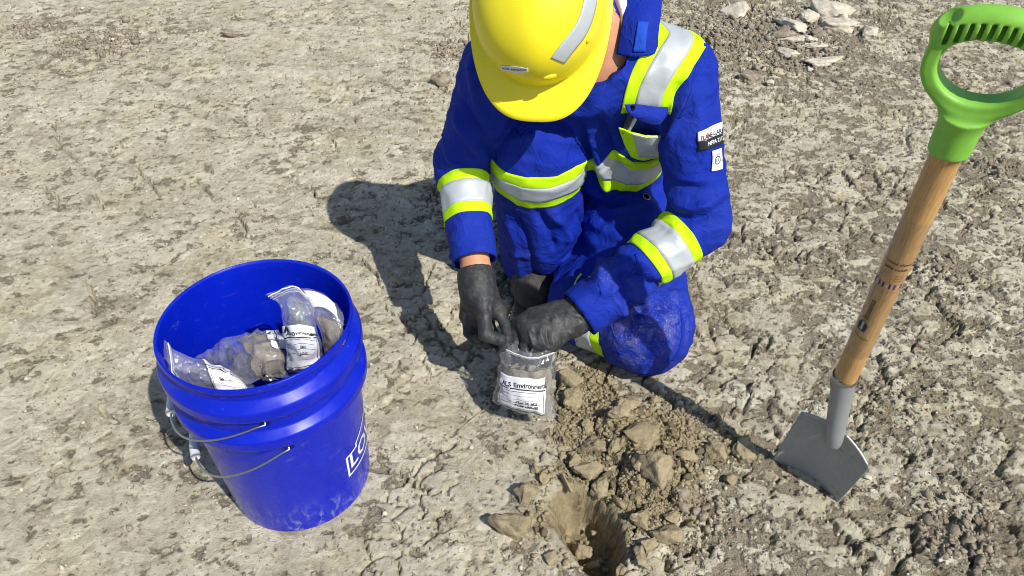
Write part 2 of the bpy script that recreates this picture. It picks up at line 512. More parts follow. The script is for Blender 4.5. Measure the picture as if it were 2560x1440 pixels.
# ------------------------------------------------------------------ the ground: one sheet, dense where one can see it
def graded(lo, hi, step_fn, far):
    a = [lo]
    while a[-1] < hi: a.append(a[-1] + step_fn(a[-1]))
    st = .03; up = [a[-1] + .03]
    while up[-1] < far: st *= 1.45; up.append(up[-1] + st)
    st = .03; dn = [lo - .03]
    while dn[-1] > -far: st *= 1.45; dn.append(dn[-1] - st)
    return np.array(dn[::-1] + a + up)
GX = graded(-2.45, 2.45, lambda x: .0038 + .0014 * sstep(.9, 2.2, abs(x)), 60)
GY = graded(.44, 3.75, lambda y: .0036 + .0062 * sstep(1.3, 3.4, y), 60)
X, Y = np.meshgrid(GX, GY, indexing='ij')
X = X.astype(np.float64); Y = Y.astype(np.float64)
near = sstep(-2.48, -2.3, X) * (1 - sstep(2.3, 2.48, X)) * sstep(.43, .50, Y) * (1 - sstep(3.5, 3.75, Y))

def blob(px, py, r, z=0):
    c = ground_at(px, py)
    return np.exp(-((X - c[0]) ** 2 + (Y - c[1]) ** 2) / r ** 2)

crumbly = np.clip(blob(1900, 90, .42) * 1.0 + blob(2420, 1340, .10) + blob(2480, 420, .12) * .8 + blob(2330, 660, .09) * .9 + blob(2250, 1000, .16) * .55
                  + blob(260, 110, .22) * .9 + blob(60, 70, .2) * .6 + blob(1130, 130, .12) + blob(1270, 620, .12) * .8 + blob(1750, 1280, .10) * .6 + blob(520, 1060, .1) * .3
                  + blob(650, 560, .10) * .4 + blob(1960, 640, .15) * .5, 0, 1)
fresh = np.clip(blob(1570, 1120, .105) * 1.15 + blob(1480, 960, .05) + blob(1850, 1115, .04) + blob(1700, 1060, .06) * .8 + blob(1450, 1290, .085) + blob(1620, 1230, .085) + blob(1420, 1050, .05) * .6, 0, 1)
wob = fbm2(X * 24, Y * 24, 3)
fresh_soft = fresh.copy()
fresh = sstep(.25, .85, fresh + (wob - .5) * .9)
crumbly = np.clip(crumbly * (.55 + .9 * wob), 0, 1)

# warped coordinates for the plates of crust
wx = X + .028 * (fbm2(X * 14, Y * 14, 3) - .5) + .006 * (noise2(X * 90, Y * 90) - .5)
wy = Y + .028 * (fbm2(X * 14 + 50, Y * 14 + 8, 3) - .5) + .006 * (noise2(X * 90 + 9, Y * 90 + 4) - .5)
f1, f2, c1 = voronoi(wx / .036, wy / .028, 3)
g1, g2, c2 = voronoi(wx / .105, wy / .085, 9)
k1, k2, c3 = voronoi(wx / .0135, wy / .0115, 21)
h = .010 * (fbm2(X * 1.6, Y * 1.6, 2) - .5) + .008 * (fbm2(X * 5.5, Y * 5.5, 3) - .5)
rough = .35 + .75 * sstep(.40, .66, fbm2(X * 3.1 + 4, Y * 3.1, 3))
rough = rough * (1 - .35 * sstep(-.2, -1.0, X)) 
# crust: flat pale flakes standing a little proud of the loose darker soil between them
n1 = .30 * fbm2(wx * 36, wy * 46, 2, .6) + .38 * fbm2(wx * 95, wy * 125, 3, .7) + .16 * c1 + .16 * fbm2(X * 7 + 3, Y * 7, 3)
left_ = sstep(.35, -.45, X)
thr = .405 + .10 * crumbly + .050 * sstep(-.6, .6, X) - .045 * left_
crust = sstep(-.05 - .04 * left_, .06 + .05 * left_, n1 - thr)
h += crust * (.0040 + .0050 * (c1 - .5) * rough + .0030 * (c2 - .5))
gap = 1 - sstep(.0, .14, f2 - f1)
h -= .0040 * gap * sstep(.40, .62, fbm2(X * 9 + 3, Y * 9, 2)) * (.4 + .8 * rough)
crk = 1 - sstep(.0, .060, g2 - g1)
crk_mask = sstep(.47, .58, fbm2(X * 4.3 + 11, Y * 4.3 + 2, 3)) * (1 - .72 * sstep(.1, -.5, X))
h -= .010 * crk * crk_mask
e1_, e2_, _c = voronoi(wx / .060, wy / .050, 55)
net = ((g2 - g1) < .046) * (crk_mask > .5) * .017 + ((e2_ - e1_) < .070) * (sstep(.52, .60, fbm2(X * 6.1 + 21, Y * 6.1 + 7, 3)) * (1 - .8 * sstep(.2, -.5, X)) > .4) * .014
h -= net * (.5 + _L[(np.arange(X.size) * 104729) & 0xFFFF].reshape(X.shape))
h += (1 - crust) * (.0055 * (c3 - .5) + .0042 * (_L[(np.arange(X.size) * 7919) & 0xFFFF].reshape(X.shape) - .5))
h += .0022 * (noise2(X * 95, Y * 95) - .5) * rough + .0018 * (noise2(X * 190, Y * 190) - .5)
# crumbly, loose places
q1, q2, c4 = voronoi(wx / .020, wy / .017, 40)
h += crumbly * (.013 * (c4 - .35) * sstep(.02, .3, q2 - q1) + .006 * (c3 - .5))
# long shallow drag marks and low ridges at the far left
rid = np.abs(fbm2((X * .35 + Y) * 5.0, (X - Y * .35) * 1.1, 3) - .5)
h += .014 * (.12 - np.minimum(rid, .12)) / .12 * sstep(1.9, 2.5, Y) * sstep(.2, -.6, X) * .6
h *= near

# traced cracks
CRACKS = [
 [(135,312),(141,345),(149,366),(166,377),(187,394)], [(341,408),(350,432),(372,452),(383,472),(402,492)], [(232,478),(247,505),(258,522),(274,528)],
 [(112,465),(130,486),(144,505),(142,520)], [(490,450),(510,470),(531,497)], [(508,428),(540,435),(562,441)], [(590,528),(598,552),(617,577),(610,600)],
 [(775,468),(793,500)], [(2127,384),(2125,403)], [(2098,421),(2120,452),(2123,471)], [(2263,328),(2267,350),(2272,369)], [(2181,431),(2195,467),(2226,481)],
 [(1991,556),(2001,534),(2056,528)], [(2122,566),(2126,588),(2143,599)], [(2338,717),(2353,771),(2405,812),(2400,837),(2428,866)], [(2215,1078),(2270,1118),(2279,1146),(2260,1163)],
 [(2281,1146),(2325,1172),(2375,1178),(2405,1208),(2416,1240)], [(2040,868),(2076,846)], [(1911,826),(1925,848),(1914,870)], [(2415,672),(2436,700),(2488,710)],
 [(1737,1362),(1725,1384),(1706,1393)], [(1642,1390),(1664,1408),(1670,1430),(1690,1416)], [(1385,1073),(1386,1094),(1399,1103)], [(1756,1364),(1777,1388)],
 [(2066,1268),(2074,1305),(2105,1340),(2148,1385),(2165,1425)], [(1905,835),(1880,870),(1890,905)], [(885,640),(905,655),(940,690),(950,715)], [(560,1030),(575,1050)],
 [(2500,620),(2530,600),(2560,610)], [(300,1200),(330,1160),(380,1172)], [(240,1010),(265,1040),(300,1050)], [(2180,1210),(2220,1260),(2290,1290)], [(1000,1180),(1030,1215),(1080,1222)], [(960,760),(985,790),(1040,800)], [(200,700),(230,735),(236,790)]]
GXn, GYn = len(GX), len(GY)
def dig(line, width, depth):
    P = np.array([ground_at(*p)[:2] if max(map(abs, p)) > 20 else np.array(p, float) for p in line])
    Q = spline(P, len(P) * 5); Q += rng.normal(0, .0028, Q.shape)
    L_ = np.concatenate([[0], np.cumsum(np.linalg.norm(np.diff(Q, axis=0), axis=1))]); t_ = np.arange(0, L_[-1], .0012)
    x, y = np.interp(t_, L_, Q[:, 0]), np.interp(t_, L_, Q[:, 1]); s_ = t_ / L_[-1]
    i = np.clip(np.searchsorted((GX[1:] + GX[:-1]) / 2, x), 1, GXn - 2); j = np.clip(np.searchsorted((GY[1:] + GY[:-1]) / 2, y), 1, GYn - 2)
    tp = depth * (.30 + .70 * np.sin(np.pi * np.clip(s_, .04, .96)))
    np.maximum.at(carve, (i, j), tp)
    if width > .0025:                                          # the wider cracks gape over two neighbouring points in their middle
        m = (s_ > .25) & (s_ < .75); np.maximum.at(carve, (i[m] + 1, j[m]), tp[m] * .8)
carve = np.zeros_like(h)
for c in CRACKS: dig(c, .0027, .034)
for k in range(95):                                           # finer cracks of the same kind, mostly on the right
    y = rng.uniform(.6, 2.8); x = rng.uniform(-1, 1) * (.4 + .62 * y)
    if x < .1 and rng.random() < .62: continue
    a_ = rng.uniform(0, 6.28); pts_ = [(x, y)]
    for _ in range(rng.integers(3, 8)):
        a_ += rng.normal(0, .75); x, y = x + .022 * math.cos(a_), y + .022 * math.sin(a_); pts_.append((x, y))
    dig(pts_, rng.uniform(.0018, .0024), rng.uniform(.010, .026))
h -= carve

# the dug hole and the loose heap beside it
def z6(x, y): return (1160 + x / 2.4825, 860 + y / 2.4825)
HOLE = np.array([ground_at(*z6(*p))[:2] for p in [(600,885),(545,960),(532,1060),(552,1150),(610,1240),(670,1330),(730,1420),(800,1470),(900,1480),(975,1420),(1003,1300),(992,1180),(955,1070),(890,985),(800,915),(690,880)]])
HOLE = spline(np.vstack([HOLE, HOLE[:1]]), 90)[:-1]
i0, i1 = np.searchsorted(GX, [HOLE[:, 0].min() - .06, HOLE[:, 0].max() + .06]); j0, j1 = np.searchsorted(GY, [HOLE[:, 1].min() - .06, HOLE[:, 1].max() + .06])
px, py = X[i0:i1, j0:j1], Y[i0:i1, j0:j1]
dist = np.full(px.shape, 9.); inside = np.zeros(px.shape, bool)
for a, b in zip(HOLE, np.roll(HOLE, -1, 0)):
    ab = b - a; t = np.clip(((px - a[0]) * ab[0] + (py - a[1]) * ab[1]) / (ab @ ab + 1e-12), 0, 1)
    dist = np.minimum(dist, np.hypot(px - a[0] - t * ab[0], py - a[1] - t * ab[1]))
    cr = ((a[1] > py) != (b[1] > py)) & (px < (b[0] - a[0]) * (py - a[1]) / (b[1] - a[1] + 1e-12) + a[0])
    inside ^= cr
sd = np.where(inside, dist, -dist) + .016 * (fbm2(px * 45, py * 45, 4) - .5)
hc = HOLE.mean(0)
steep = np.where(px > hc[0], .024, .042)                     # the near right wall is cut steeper than the left one
prof = sstep(0, 1, np.clip(sd / steep, 0, 1)) ** .85
strea = (noise2((px - .35 * py) * 240, (px * .3 + py) * 16) - .5) * .0034 * sstep(0, .012, sd)
dep = .100 * prof + strea + .024 * (fbm2(px * 38 + 5, py * 38, 4) - .5) * prof
keep = 1 - sstep(-.002, .008, sd)
h[i0:i1, j0:j1] = h[i0:i1, j0:j1] * keep - np.where(sd > -.004, dep, 0)
fresh[i0:i1, j0:j1] = np.maximum(fresh[i0:i1, j0:j1], sstep(-.004, .006, sd))
heap = np.clip(blob(1590, 1120, .085) + blob(1650, 1210, .06) + blob(1540, 1050, .05) * .6 + blob(1330, 1240, .04) * .5, 0, 1.2)
hs = np.zeros_like(h); hs[i0:i1, j0:j1] = sstep(-.008, .004, sd)
h += (1 - hs) * heap * (.022 + .022 * (fbm2(X * 40, Y * 40, 3) - .4) + .020 * (c4 - .5) * sstep(.02, .3, q2 - q1))
HOLE_MASK = hs

pale = np.clip(.5 + .75 * (c1 - .5) * (.3 + .7 * rough) + .35 * (c2 - .5) + .28 * (fbm2(X * 6, Y * 6 + 2, 4) - .5) + .5 * (c3 - .5) - .18 * crumbly, 0, 1)
pale = .5 + (pale - .5) * near; crust = .52 + (crust - .52) * near; crumbly = crumbly * near
nx, ny = len(GX), len(GY)
GV = np.stack([X, Y, h], -1).reshape(-1, 3)
ground = obj('ground', GV, grid_faces(nx, ny), M['ground'], smooth=False)
for nm, a in (('pale', pale), ('fresh', fresh), ('crumbly', crumbly), ('crust', crust)):
    at_ = ground.data.attributes.new(nm, 'FLOAT', 'POINT'); at_.data.foreach_set('value', a.astype(np.float32).ravel())
tag(ground, 'dry cracked grey brown clay soil with pale crust', None, None, 'structure')

def ground_z(x, y):
    x, y = np.asarray(x, float), np.asarray(y, float)
    i = np.clip(np.searchsorted(GX, x) - 1, 0, nx - 2); j = np.clip(np.searchsorted(GY, y) - 1, 0, ny - 2)
    u = (x - GX[i]) / (GX[i + 1] - GX[i]); v = (y - GY[j]) / (GY[j + 1] - GY[j])
    return (h[i, j] * (1 - u) + h[i + 1, j] * u) * (1 - v) + (h[i, j + 1] * (1 - u) + h[i + 1, j + 1] * u) * v
# ------------------------------------------------------------------ clods, rocks and crumbs
def ico(sub):
    bm = bmesh.new(); bmesh.ops.create_icosphere(bm, subdivisions=sub, radius=1.0)
    V = np.array([v.co[:] for v in bm.verts]); F = np.array([[v.index for v in f.verts] for f in bm.faces]); bm.free()
    return V, F
ICO = {k: ico(k) for k in (1, 2, 3, 4)}
def chunk(seed, sub=3, cuts=9, rough=.10, size=(1, 1, 1)):
    """a broken lump: the hull of a few random corners, its faces then roughened"""
    r = np.random.default_rng(seed); bm = bmesh.new()
    for q in r.normal(size=(cuts + 4, 3)):
        bm.verts.new(unit(q) * r.uniform(.72, 1.08))
    res = bmesh.ops.convex_hull(bm, input=bm.verts[:])
    bmesh.ops.delete(bm, geom=[v for v in bm.verts if not v.link_faces], context='VERTS')
    if sub > 2:
        for _ in range(3):
            bmesh.ops.subdivide_edges(bm, edges=bm.edges[:], cuts=1, use_grid_fill=True)
        bmesh.ops.triangulate(bm, faces=bm.faces[:])
    bm.verts.index_update()
    V = np.array([v.co[:] for v in bm.verts]); F = np.array([[v.index for v in f.verts] for f in bm.faces]); bm.free()
    if sub > 2:
        n = V / (np.linalg.norm(V, axis=1)[:, None] + 1e-9)
        f = (fbm3(V * 2.1 + seed * 3.1, 4) - .5) * 1.5 + .5 * (noise3(V * 8 + seed) - .5) + .8 * (np.abs(noise3(V * np.array([1.6, 1.6, 4.5]) + seed * 1.7) - .5) - .25)
        V = V + n * (rough * f)[:, None]
    return V * np.array(size), F

def rot(ax, ay, az):
    return np.array(Matrix.Rotation(az, 3, 'Z') @ Matrix.Rotation(ay, 3, 'Y') @ Matrix.Rotation(ax, 3, 'X'))

def clod(name, px, py, w, hgt, seed, label, mat, group, cat, lift=.25, flat=.6, turn=None, z=None, sub=3, tilt=.35, cuts=9):
    """w, hgt: how large it looks in the photograph, in pixels there"""
    g = ground_at(px, py, 0 if z is None else z)
    d = np.linalg.norm(g - CAMP) * .96
    a, b = w / FPX * d * .62, hgt / FPX * d * .62
    r = np.random.default_rng(seed + 500)
    V, F = chunk(seed, sub, cuts, .26, (a, b, max(min(a, b) * flat, .35 * max(a, b) * flat)))
    V = V @ rot(r.uniform(-tilt, tilt), r.uniform(-tilt, tilt), r.uniform(-.5, .5) if turn is None else turn).T
    zz = float(ground_z(g[0], g[1])) if z is None else z
    c = np.array([g[0], g[1], zz + lift * (V[:, 2].max() - V[:, 2].min())])
    o = bpy.data.objects.new(name, make_mesh(name, V, F, mat, smooth=False)); o.location = c
    link(o); tag(o, label, cat, group)
    return o
G1 = 'clay clods dug from the hole'
Z6 = [ # x, y, w, h in the close-up, label
 (650,215,130,125,'tan clay clod touching the right side of the standing soil bag'), (668,330,115,130,'ridged tan clod below the clod beside the standing bag'),
 (1020,400,150,85,'low wide tan clod in front of the kneeling knee'), (1182,355,80,72,'small rounded clod at the edge of the knee shadow'),
 (945,492,110,85,'grey tan clod lying just behind the largest upright clods'), (805,630,140,140,'angular wedge shaped tan clod left of the leaning splinter clod'),
 (925,640,66,150,'narrow upright splinter of clay leaning between two big clods'), (1095,595,195,170,'largest sloping tan clod at the back of the heap'),
 (772,785,140,100,'crumbly tan clod just above the far end of the hole'), (855,872,125,105,'smooth sided clod on the far right lip of the hole'),
 (1180,830,150,185,'tall slab of clay with a flat dark shaded face'), (405,950,150,130,'rounded tan clod left of the hole'),
 (285,1095,185,215,'big cracked wedge of clay lying alone left of the hole'), (618,845,60,140,'thin upright flake of clay on the far tip of the hole'),
 (1560,665,140,105,'flat tan clod left of the clod by the shovel blade'), (1735,640,115,145,'upright tan clod nearest to the shovel blade'),
 (1265,1190,175,125,'large clod with a dark left face right of the hole'), (1075,1085,120,115,'blocky clod on the right lip of the hole'),
 (528,1325,74,90,'small pale clod left of the near end of the hole'), (1090,1325,80,120,'jagged clod at the lower right rim of the hole'),
 (985,1385,62,105,'upright clod on the near right rim of the hole'), (698,740,84,90,'knobbly clod behind the far tip of the hole'),
 (490,855,70,60,'small clod between the rounded clod and the upright flake'), (1582,450,52,44,'tiny clod lying in the shovel shadow'),
 (1650,852,64,64,'small dark sided clod on the right edge of the heap'), (1145,1250,90,85,'tilted flake leaning below the blocky clod'),
 (762,512,62,90,'thin tan flake standing behind the wedge shaped clod'), (420,1085,80,70,'dark crumbling clod between the big wedge and the hole'),
 (440,790,60,60,'small grey clod left of the knobbly clod'), (1370,720,110,60,'low flake right of the tall slab'), (1290,1090,100,60,'flat flake between the slab and the large dark faced clod'),
 (1480,830,90,60,'flat crumb of clay at the right of the heap'), (1010,980,60,80,'small upright chip on the right lip of the hole'), (1060,800,60,90,'chip standing left of the tall slab'),]
for k, (x, y, w, hh, lab) in enumerate(Z6):
    px_, py_ = z6(x, y)
    clod('clay_clod', px_, py_ + hh / 2.4825 * .22, w / 2.4825 * 1.22, hh / 2.4825 * 1.22, 20 + k, lab, M['clay'], G1, 'clod', lift=.30, flat=.95)
clod('clay_clod', *z6(730, 1290), 42, 58, 3, 'rounded clay lump lying at the bottom of the hole', M['clay'], G1, 'clod', z=-.085, lift=.3)
clod('clay_clod', *z6(790, 1378), 50, 24, 4, 'flat flake of clay at the near end of the hole bottom', M['clay'], G1, 'clod', z=-.08, lift=.3)
G2 = 'pale rocks and clods behind the worker'
def z7(x, y): return (1800 + x / 5.818, y / 5.818)
for k, (x, y, w, hh, lab, m, fl) in enumerate([
 (1580,160,420,300,'largest pale rock slab at the back of the stony patch','rock',.5), (1680,370,520,220,'broad yellowish slab in front of the largest pale rock','rock',.35),
 (1265,250,230,240,'pale triangular rock left of the largest slab','rock',.7), (1030,370,210,320,'tall notched pale rock at the left of the stony patch','rock',.7),
 (1170,575,400,120,'long thin layered stone below the notched rock','rock',.35), (985,790,180,200,'yellow grey block left of the flat white slab','rock',.6),
 (1510,900,500,200,'flat white slab nearest to the camera in the stony patch','rock',.3), (1390,680,290,90,'thin pale flake above the flat white slab','rock',.3),
 (2150,480,210,190,'pale double lump right of the slabs','rock',.6), (1420,520,170,110,'dark rounded clod below the broad yellowish slab','grey_clod',.7),
 (880,530,220,150,'dark grey clod under the notched rock','grey_clod',.7), (210,150,330,260,'wide pale lump beside the worker shoulder','rock',.4), (440,1130,260,200,'brown grey clod right of the worker sleeve','grey_clod',.6),
 (1290,1010,90,60,'small white pebble below the flat white slab','rock',.7), (700,1240,100,80,'small pale pebble right of the worker upper sleeve','rock',.7), (450,600,110,120,'small grey stone at the left edge of the stony patch','grey_clod',.7)]):
    px_, py_ = z7(x, y)
    clod('rock', px_, py_ + hh / 5.8 * .15, w / 5.818 * 1.3, hh / 5.818 * 1.7, 90 + k, lab, M[m], G2, 'rock', lift=.16, flat=fl, tilt=.18, cuts=11)
clod('grey_clod', 1105, 215, 45, 40, 140, 'dark grey clod left of the worker right shoulder', M['grey_clod'], None, 'clod', flat=.8)
clod('grey_clod', 590, 95, 60, 34, 141, 'half buried grey lump on the ground at the far left', M['grey_clod'], None, 'clod', flat=.5)

# small loose clods: individuals that nothing tells apart
small = [make_mesh('small_clod', *chunk(300 + k, 2, 8, .12, (1, r_, q_)), M['clay'], smooth=False) for k, (r_, q_) in enumerate([(.8, .6), (.7, .5), (.9, .7), (.6, .45), (.75, .7), (1, .5)])]
cent = [(1590, 1170, .075, 90, 'on the middle of the dug heap'), (1640, 1230, .06, 70, 'strewn right of the hole'), (1560, 1080, .06, 45, 'on the far side of the dug heap'),
        (1740, 1130, .06, 40, 'between the dug heap and the shovel blade'), (1480, 980, .05, 30, 'beside the standing bag'), (1360, 1230, .06, 25, 'strewn left of the hole')]
for cx, cy, rr, n_, where in cent:
    c = ground_at(cx, cy)
    for _ in range(n_):
        x, y = c[0] + rng.normal(0, rr), c[1] + rng.normal(0, rr)
        i_, j_ = min(np.searchsorted(GX, x), nx - 1), min(np.searchsorted(GY, y), ny - 1)
        if HOLE_MASK[i_, j_] > .02: continue
        s = float(np.exp(rng.normal(math.log(.0062), .38)))
        o = bpy.data.objects.new('small_clay_clod', small[rng.integers(len(small))])
        o.location = (x, y, float(ground_z(x, y)) + s * .28); o.rotation_euler = tuple(rng.uniform(0, 6.28, 3)); o.scale = (s, s, s)
        link(o); tag(o, 'small loose tan clay crumb ' + where, 'clod', 'small clay crumbs ' + where)

for k, (x, y, z_) in enumerate([(690, 1330, -.085), (760, 1240, -.075), (850, 1350, -.088), (820, 1290, -.09), (720, 1395, -.082), (880, 1400, -.085), (640, 1210, -.045), (800, 1180, -.07)]):
    clod('small_clay_clod', *z6(x, y), 14 + 3 * (k % 3), 13 + 2 * (k % 4), 700 + k, 'small crumbled clay lump on the floor of the hole', M['clay'], 'clay lumps inside the hole', 'clod', z=z_, lift=.3, sub=2)
for k, (x, y, w_) in enumerate([(2165, 1195, 26), (2140, 1232, 20), (2178, 1228, 16), (2112, 1262, 18), (2000, 1232, 14), (1968, 1196, 13), (2152, 1262, 13)]):
    clod('small_soil_clod', x, y, w_, w_ * .8, 740 + k, 'small soil clod pushed up around the foot of the shovel blade', M['rock' if k in (0, 2) else 'grey_clod'], 'soil clods at the shovel blade', 'clod', lift=.28, sub=2)
# crumbs nobody could count
V0, F0 = ICO[1]
def scatter(name, N, size, dens, mat, label, seed):
    r = np.random.default_rng(seed); got = []
    while sum(map(len, got)) < N:
        y = r.uniform(.56, 3.4, 60000); x = r.uniform(-1, 1, 60000) * (.45 + .60 * y)
        i_, j_ = np.clip(np.searchsorted(GX, x), 0, nx - 1), np.clip(np.searchsorted(GY, y), 0, ny - 1)
        ok = (r.random(60000) < dens(x, y, i_, j_) * (.35 + .65 / y)) & (HOLE_MASK[i_, j_] < .02)
        got.append(np.stack([x, y], 1)[ok])
    P = np.concatenate(got)[:N]
    S = np.exp(r.normal(math.log(size), .42, N)) * (.8 + .25 * P[:, 1])
    Q = r.normal(size=(N, 3, 3)); Q = np.linalg.qr(Q)[0]
    jit = 1 + r.uniform(-.5, .45, (N, len(V0), 1))
    sc = np.stack([np.ones(N), r.uniform(.6, 1, N), r.uniform(.4, .85, N)], 1)
    V = (V0[None] * jit * sc[:, None, :]) @ Q.transpose(0, 2, 1) * S[:, None, None]
    V += np.stack([P[:, 0], P[:, 1], ground_z(P[:, 0], P[:, 1]) + S * .3], 1)[:, None, :]
    F = (F0[None] + (np.arange(N) * len(V0))[:, None, None]).reshape(-1, 3)
    o = obj(name, V.reshape(-1, 3), F, mat, smooth=False); tag(o, label, None, None, 'stuff'); return o
scatter('soil_crumbs', 15000, .0021, lambda x, y, i, j: .16 + .84 * crumbly[i, j] + .25 * (pale[i, j] > .62), M['grey_clod'], 'fine grey soil crumbs strewn over the cracked ground', 1)
scatter('loose_rubble', 1800, .0048, lambda x, y, i, j: (crumbly[i, j] > .5) * crumbly[i, j], M['grey_clod'], 'grey brown rubble strewn over the loose patches of ground', 5)
scatter('pale_grit', 6500, .0019, lambda x, y, i, j: .25 + .75 * crumbly[i, j], M['rock'], 'pale grit and tiny stones strewn over the cracked ground', 2)
scatter('clay_crumbs', 5500, .0026, lambda x, y, i, j: .7 * fresh[i, j] ** 1.2 + .3 * fresh_soft[i, j], M['clay'], 'fine tan clay crumbs over the heap by the hole', 3)
# a dry straw by the bag
a_, b_ = ground_at(1142, 1082, .004), ground_at(1228, 1012, .004)
V, F = tube(spline([a_, (a_ + b_) / 2 + [0, 0, .004], b_], 8), .0009, 6)
tag(obj('straw', V, F, plain('dry_straw', (.50, .40, .22), .8)), 'thin dry straw lying on the soil left of the standing bag', 'straw')
# ------------------------------------------------------------------ surfaces that bags and labels are made of
class Patch:
    """a smooth sheet through a grid of control points; p(u, v, lift) gives places on it (u across, v down, both 0..1)"""
    def __init__(s, ctrl, n=40, crumple=0.0, seed=0, scale=26):
        C = np.asarray(ctrl, float)
        A = np.stack([spline(row, n) for row in C], 0)
        G = np.stack([spline(A[:, k], n) for k in range(n)], 1)          # rows are v, columns are u
        s.n = n
        s.G = G; s._nor()
        if crumple:
            q = G * scale + seed * 5.3
            f = np.abs(fbm3(q, 2) - .5) * 2 + .6 * np.abs(noise3(q * np.array([2.2, .8, .8]) + 3) - .5) * 2
            g_ = 1 - np.abs(noise3(q * 1.7 + 21) - .5) * 2; f = f + .45 * np.clip(g_, 0, 1) ** 6
            s.G = G + s.N * (crumple * (f - .6))[..., None]; s._nor()
    def _nor(s):
        N = np.cross(np.gradient(s.G, axis=1), np.gradient(s.G, axis=0))
        N /= np.linalg.norm(N, axis=2)[..., None] + 1e-12
        c = s.G.mean((0, 1)); 
        if np.sum(N.mean((0, 1)) * (CAMP - c)) < 0: N = -N
        s.N = N
    def _s(s, A, u, v):
        x, y = np.clip(np.asarray(u, float), 0, 1) * (s.n - 1), np.clip(np.asarray(v, float), 0, 1) * (s.n - 1)
        i, j = np.minimum(x.astype(int), s.n - 2), np.minimum(y.astype(int), s.n - 2); a, b = (x - i)[..., None], (y - j)[..., None]
        return (A[j, i] * (1 - a) + A[j, i + 1] * a) * (1 - b) + (A[j + 1, i] * (1 - a) + A[j + 1, i + 1] * a) * b
    def p(s, u, v, lift=0.0):
        return s._s(s.G, u, v) + s._s(s.N, u, v) * (lift if np.isscalar(lift) else np.asarray(lift)[..., None])
    def area(s, u0, v0, u1, v1, lift, n=14):
        a, b = np.meshgrid(np.linspace(u0, u1, n), np.linspace(v0, v1, n), indexing='ij')
        return s.p(a, b, lift)
    def size(s):
        return np.linalg.norm(np.diff(s.G[s.n // 2], axis=0), axis=1).sum(), np.linalg.norm(np.diff(s.G[:, s.n // 2], axis=0), axis=1).sum()

